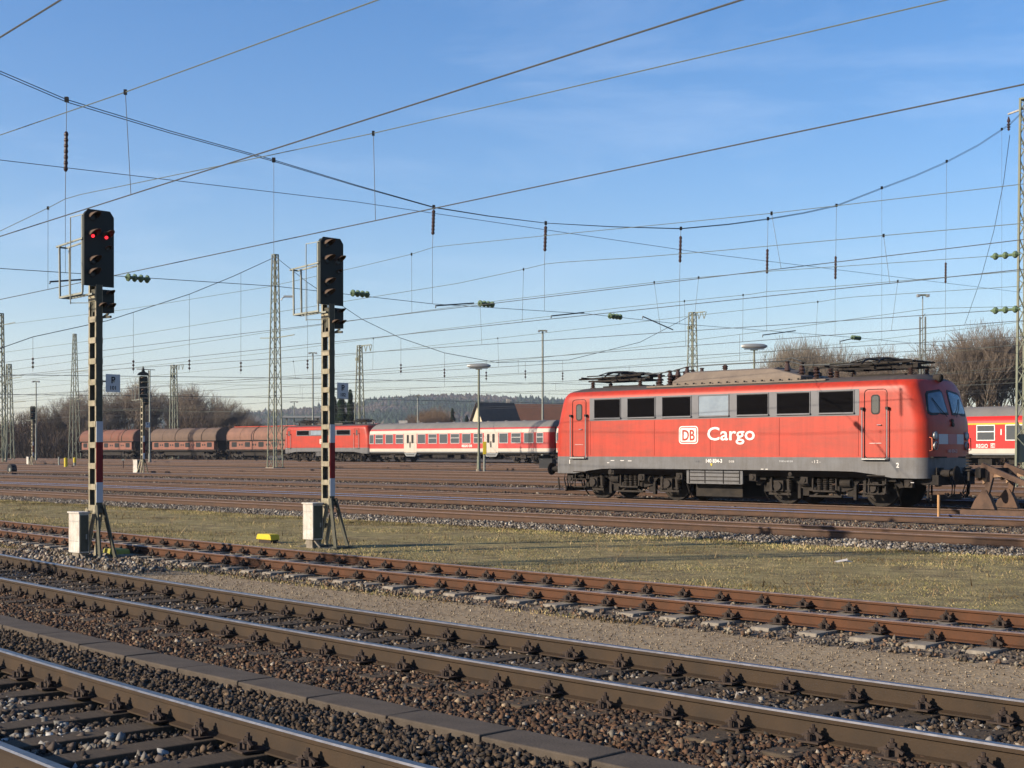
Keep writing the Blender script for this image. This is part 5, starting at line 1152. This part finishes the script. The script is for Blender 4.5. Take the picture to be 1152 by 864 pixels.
for s in (-1, 1): MB().box((s*2.6, 0, 3.5), (.2, .2, 7.2)).build('leg', M_GALV, r)

# ------------------------------------------------------------------ wooded hill
M_HILL = mat('wooded_hill', (.035, .042, .022), .95, col2=(.075, .055, .035), scale=.012, lo=.35, hi=.65, dirt=(.02, .03, .018), dscale=.05)
def vnoise(x, s): return sin(x*s)*.5+sin(x*s*2.17+1.3)*.3+sin(x*s*4.7+.6)*.2
prof = [(-900, 492), (-200, 489), (0, 487), (120, 482), (200, 476), (250, 470), (300, 466), (360, 461), (400, 458), (430, 452), (470, 447.5), (520, 447), (560, 449), (600, 452), (640, 455), (700, 459), (800, 463), (950, 468), (1200, 478), (2000, 490)]
b = MB(); xs = np.arange(-900, 2001, 5.0); rows = 16; nx = len(xs)
DF = lambda k: 900+k*70.0
vv = []
for k in range(rows):
    D = DF(k); f_ = min(1, (k/(rows-3))**.8) if k < rows-1 else .9
    for x in xs:
        top = (HZ-np.interp(x, [p[0] for p in prof], [p[1] for p in prof]))/FPX*DF(rows-3)*1.0
        X = (x-CX)/FPX*D; z = EYE + top*f_*(D/DF(rows-3) if k < rows-2 else 1)
        if k == 0: z = -1
        vv.append((X, D, z + (RNG.uniform(-2.0, 2.6) if k else 0)))
b.v = [Vector(p) for p in vv]
for k in range(rows-1):
    for i in range(nx-1): j = k*nx+i; b.f.append((j, j+1, j+nx+1, j+nx)); b.m.append(0)
tag(b.build('hill', M_HILL, fix=False), kind='structure')

n = 60000; xf = RNG.uniform(-120, 1300, n); kf = RNG.uniform(0, rows-3, n); Df = 900+kf*70
topf = (HZ-np.interp(xf, [p[0] for p in prof], [p[1] for p in prof]))/FPX*DF(rows-3)
zf_ = EYE+topf*np.minimum(1, (kf/(rows-3))**.8)*(Df/DF(rows-3))-1.5
sz = RNG.uniform(2.2, 4.6, n); patch = np.sin(xf*.031+kf*1.1)+np.sin(xf*.011-kf*.7+2)+RNG.normal(0, .5, n); con = patch > .1
OC = np.array([[1, 0, 0], [-.5, .87, 0], [-.5, -.87, 0], [0, 0, 1], [0, 0, -.6]]); OF = np.array([[0, 1, 3], [1, 2, 3], [2, 0, 3], [1, 0, 4], [2, 1, 4], [0, 2, 4]])
vf = OC[None]*np.stack([sz, sz, sz*np.where(con, 1.7, 1.1)], 1)[:, None, :]*RNG.uniform(.75, 1.25, (n, 5, 3)); ro = RNG.uniform(0, 6.3, n); c_, s_ = np.cos(ro)[:, None], np.sin(ro)[:, None]
vf = np.stack([vf[..., 0]*c_-vf[..., 1]*s_, vf[..., 0]*s_+vf[..., 1]*c_, vf[..., 2]], 2)+np.stack([(xf-CX)/FPX*Df, Df, zf_+sz*.7], 1)[:, None, :]
cf_ = np.where(con[:, None], [(.022, .036, .018)], [(.075, .058, .042)])*RNG.uniform(.6, 1.5, (n, 1))
tag(npmesh('forest', vf.reshape(-1, 3), (OF[None]+5*np.arange(n)[:, None, None]).reshape(-1, 3), M_BLADE, np.repeat(cf_, 5, 0)), 'distant mixed forest covering the low hill', 'forest', kind='stuff')

# ------------------------------------------------------------------ trees
M_BARK = mat('bark', (.10, .08, .062), .9, col2=(.06, .05, .04), scale=3); M_TWIG = mat('bare_twigs', (.165, .13, .10), .9); M_TWIGR = mat('bare_twigs_russet', (.15, .10, .062), .9); M_TWIGP = mat('bare_twigs_pale', (.18, .15, .115), .9)
def segs_mesh(name, segs, m, parent):
    A_ = np.array([s[0] for s in segs]); B_ = np.array([s[1] for s in segs]); r0 = np.array([s[2] for s in segs])[:, None]; r1 = np.array([s[3] for s in segs])[:, None]
    d = B_-A_; d /= np.linalg.norm(d, axis=1)[:, None]+1e-9; up = np.where(np.abs(d[:, 2:3]) < .9, [[0, 0, 1.]], [[1., 0, 0]]); u = np.cross(d, up); u /= np.linalg.norm(u, axis=1)[:, None]; w = np.cross(d, u)
    vs = []
    for P_, r in ((A_, r0), (B_, r1)):
        for k in range(3): an = 2*pi*k/3; vs.append(P_+(u*cos(an)+w*sin(an))*r)
    v = np.stack(vs, 1); n = len(segs); f = np.array([[0, 1, 4, 3], [1, 2, 5, 4], [2, 0, 3, 5]]); F = (f[None]+6*np.arange(n)[:, None, None]).reshape(-1, 4)
    return npmesh(name, v.reshape(-1, 3), F, m, parent=parent)
def bare_tree(name, label, H, spread, up, depth, m, trunkh=.22, rs=None, twig=.011, stems=1):
    R = random.Random(rs); tr, cr = [], []
    def grow(p, d, ln, r, k):
        steps = 3; q = p
        for i in range(steps):
            d2 = (d + Vector((R.gauss(0, .16), R.gauss(0, .16), R.gauss(0, .10)+up*.10))).normalized(); q2 = q+d2*(ln/steps); r2 = max(r*(.86), twig*.7)
            (tr if k <= 1 else cr).append((tuple(q), tuple(q2), r, r2)); q, d, r = q2, d2, r2
            if k < depth and (k > 0 or i == steps-1):
                for _ in range(1 if k < 2 else (1 if R.random() < .85 else 2)):
                    a = R.uniform(0, 2*pi); s_ = spread*R.uniform(.7, 1.3); o = Vector((cos(a), sin(a), 0)); nd = (d+o*s_+Vector((0, 0, up*.35))).normalized()
                    grow(q, nd, ln*R.uniform(.55, .8), max(r*.62, twig), k+1)
        if k < depth:
            for _ in range(2 if k else 4):
                a = R.uniform(0, 2*pi); nd = (d+Vector((cos(a), sin(a), R.uniform(-.1, .5)))*spread*.75).normalized(); grow(q, nd, ln*R.uniform(.6, .85), max(r*.7, twig), k+1)
    for s in range(stems):
        a = R.uniform(0, 2*pi); o = Vector((cos(a), sin(a), 0))*(.5 if stems > 1 else 0)
        grow(o, (Vector((0, 0, 1))+o*.35).normalized(), H*trunkh, .018*H/sqrt(stems), 0)
    zmax = max(s[1][2] for s in cr); k = H/zmax
    sc_ = lambda L_: [(tuple(c*k for c in a), tuple(c*k for c in b_), r0, r1) for a, b_, r0, r1 in L_]
    root = empty(name, (0, 0, 0), 0, label, 'tree'); segs_mesh('trunk', sc_(tr), M_BARK, root); segs_mesh('crown', sc_(cr), m, root)
    return root
def put(proto, used, loc, s, rz, label, group):
    o = proto if not used.get(proto.name) else copy_tree(proto); used[proto.name] = 1
    o.location = loc; o.scale = (s*random.uniform(.9, 1.15), s*random.uniform(.9, 1.15), s); o.rotation_euler = (0, 0, rz); o['label'] = label; o['group'] = group; return o
used = {}
protos = [bare_tree('bare_tree', 'x', 10, .75, .5, 5, M_TWIG, rs=3), bare_tree('bare_tree', 'x', 10, .62, .8, 5, M_TWIG, rs=5, trunkh=.26), bare_tree('bare_tree', 'x', 10, .9, .35, 5, M_TWIGR, rs=8, trunkh=.18, stems=2)]
thin = bare_tree('upright_tree', 'x', 10, .38, 1.3, 4, M_TWIGP, rs=9, trunkh=.3, stems=3)
thinb = bare_tree('birch_tree', 'x', 10, .5, .9, 5, M_TWIG, rs=12, trunkh=.3, twig=.010)
LW = [(4, 492), (22, 478), (38, 466), (52, 462), (66, 452), (78, 449), (92, 458), (104, 462), (112, 444), (124, 440), (134, 446), (146, 436), (156, 434), (166, 446), (176, 438), (188, 436), (199, 447), (208, 440), (220, 443), (231, 448), (243, 451), (254, 458), (264, 465), (276, 471), (290, 480), (345, 474)]
gl = 'bare trees of the wood on the left'
def lab(i, x): 
    side = 'left of the wide-footed mast' if x < 75 else ('behind the nearest signal' if x < 125 else ('behind the hopper wagons' if x < 240 else 'at the right end of the wood'))
    return side
def base_(x, D): q = (x-CX)/FPX; return Vector((q*D, D, zgy(100)))
for i, (x, y) in enumerate(LW):
    for j in range(2 if i % 3 == 0 else 1):
        xx = x+(0 if j == 0 else random.uniform(-7, 7)); D = random.uniform(228, 250)+(14 if j else 0); yy = y+(0 if j == 0 else random.uniform(14, 28)); H_ = (EYE+(HZ-yy)*D/FPX)*1.1
        put(random.choice(protos if j else protos[:2]), used, base_(xx, D), H_/10, random.uniform(0, 6), 'leafless brown tree in the wood '+lab(i, x), gl+' '+lab(i, x))
gr = 'bare trees on the right behind the coach'
RW = [(960, 398), (992, 388), (1010, 391), (1024, 392), (1058, 384), (1072, 378), (1086, 368), (1098, 362), (1109, 367), (1131, 363), (1122, 364), (1150, 358), (1166, 356), (945, 405), (1185, 350)]
for i, (x, y) in enumerate(RW):
    D = random.uniform(128, 150); H_ = EYE+(HZ-y)*D/FPX
    put(thinb if i % 3 else protos[i % 2], used, base_(x, D), H_/10, random.uniform(0, 6), 'leafless brown tree behind the first-class coach' if x > 1060 else 'leafless tree behind the cab roof of the freight locomotive', gr+(' coach' if x > 1060 else ' cab'))
for x, y in ((882, 392), (893, 384), (903, 379), (913, 382), (925, 390), (935, 400)):
    D = random.uniform(135, 150); put(thin, used, base_(x, D), (EYE+(HZ-y)*D/FPX)/10, random.uniform(0, 6), 'slim upright pale tree above the middle of the locomotive roof', 'slim upright trees above the locomotive roof')
for x, y, D in ((480, 459, 330), (492, 456, 340), (500, 461, 330), (486, 462, 320), (668, 462, 300), (690, 464, 300), (355, 470, 240)):
    put(protos[2] if protos[2].name in used else protos[0], used, base_(x, D), (EYE+(HZ-y)*D/FPX)/10, random.uniform(0, 6), 'small bare tree in front of the wooded hill' if x < 640 else ('bare tree hidden behind the freight locomotive' if x > 640 else ''), 'small bare trees before the hill' if x < 640 else 'bare trees behind the locomotive')
def brush(label, x0, x1, D0, D1_, h, n, cols):
    x = RNG.uniform(x0, x1, n); D = RNG.uniform(D0, D1_, n); X = (x-CX)/FPX*D; hx = h*(.75+.25*np.sin(X*.21)+.15*np.sin(X*.7+1)); z = zgy(100)+RNG.uniform(0, 1, n)**1.15*hx
    ln = RNG.uniform(.5, 1.7, n); a = RNG.uniform(0, 2*pi, n); el = RNG.uniform(.3, 1.5, n); d = np.stack([np.cos(a)*np.cos(el), np.sin(a)*np.cos(el), np.sin(el)], 1)*ln[:, None]
    w = RNG.uniform(.02, .055, n); p = np.stack([X, D, z], 1); b3 = RNG.uniform(0, 2*pi, n); wv = np.stack([np.cos(b3)*w, np.sin(b3)*w, 0*w], 1)
    v = np.stack([p-wv, p+wv, p+d], 1).reshape(-1, 3); f = np.arange(3*n).reshape(-1, 3); pal = np.array(cols); c = pal[RNG.choice(len(pal), n)]*RNG.uniform(.6, 1.3, (n, 1))
    tag(npmesh('undergrowth', v, f, M_BLADE, np.repeat(c, 3, 0)), label, 'undergrowth', kind='stuff')
BC = [(.07, .05, .036), (.05, .037, .028), (.09, .062, .04), (.085, .05, .032)]
brush('dense brown leafless undergrowth below the trees on the left', -40, 300, 222, 262, 6.4, 120000, BC)
brush('brown leafless undergrowth below the trees on the right', 935, 1230, 122, 150, 5.6, 65000, BC+[(.13, .075, .035), (.10, .08, .038)])
brush('low brown scrub between the houses and the yard', 330, 660, 225, 245, 3.2, 30000, BC)
def conifer(x, ytop, D, rad, label):
    g = base_(x, D); H_ = EYE+(HZ-ytop)*D/FPX-g.z; r = empty('evergreen_tree', g, 0, label, 'tree'); MB().tube([(0, 0, 0), (0, 0, H_*.9)], [.25, .05], 7).build('trunk', M_BARK, r)
    n = 9000; h = RNG.uniform(.06, 1, n)**.8; lay = .75+.25*np.sin(h*42+RNG.uniform(0, 1, n)); R_ = rad*(1-h)**.75*lay*np.sqrt(RNG.uniform(.15, 1, n)); a = RNG.uniform(0, 2*pi, n); R_ *= 1+.25*np.sin(a*3+h*9)
    p = np.stack([R_*np.cos(a), R_*np.sin(a), h*H_], 1); s = RNG.uniform(.12, .32, n)[:, None]; d1 = np.stack([np.cos(a), np.sin(a), -.35+0*a], 1)*s; d2 = np.stack([-np.sin(a), np.cos(a), RNG.uniform(-.3, .3, n)], 1)*s*.5
    v = np.stack([p-d2, p+d2, p+d1], 1).reshape(-1, 3); c = np.array([(.022, .04, .016)])*RNG.uniform(.5, 1.6, (n, 1)); npmesh('crown', v, np.arange(3*n).reshape(-1, 3), M_BLADE, np.repeat(c, 3, 0), parent=r); return r
conifer(384, 436, 205, 1.9, 'left one of the two dark evergreens behind the unlit signal'); conifer(394, 438, 207, 1.6, 'right one of the two dark evergreens behind the unlit signal'); conifer(376, 446, 210, 1.5, 'shorter dark evergreen partly hidden by the unlit signal post')
conifer(509, 459, 330, 2.0, 'small dark evergreen in front of the wooded hill'); conifer(525, 467, 330, 1.7, 'round low dark evergreen in front of the wooded hill')

# ------------------------------------------------------------------ air
hz = MB().box((0, 600, 115), (6600, 6600, 242)).build('haze', mat('haze_surface', (1, 1, 1))); m = bpy.data.materials.new('haze_air'); m.use_nodes = True; t = m.node_tree; t.nodes.clear()
ov = N(t, 'ShaderNodeOutputMaterial'); pv = N(t, 'ShaderNodeVolumePrincipled'); pv.inputs['Color'].default_value = (.78, .86, 1, 1); pv.inputs['Density'].default_value = HAZE; pv.inputs['Anisotropy'].default_value = .3
t.links.new(pv.outputs[0], ov.inputs['Volume']); hz.data.materials.clear(); hz.data.materials.append(m); tag(hz, kind='stuff', label='thin pale blue winter haze over the yard')
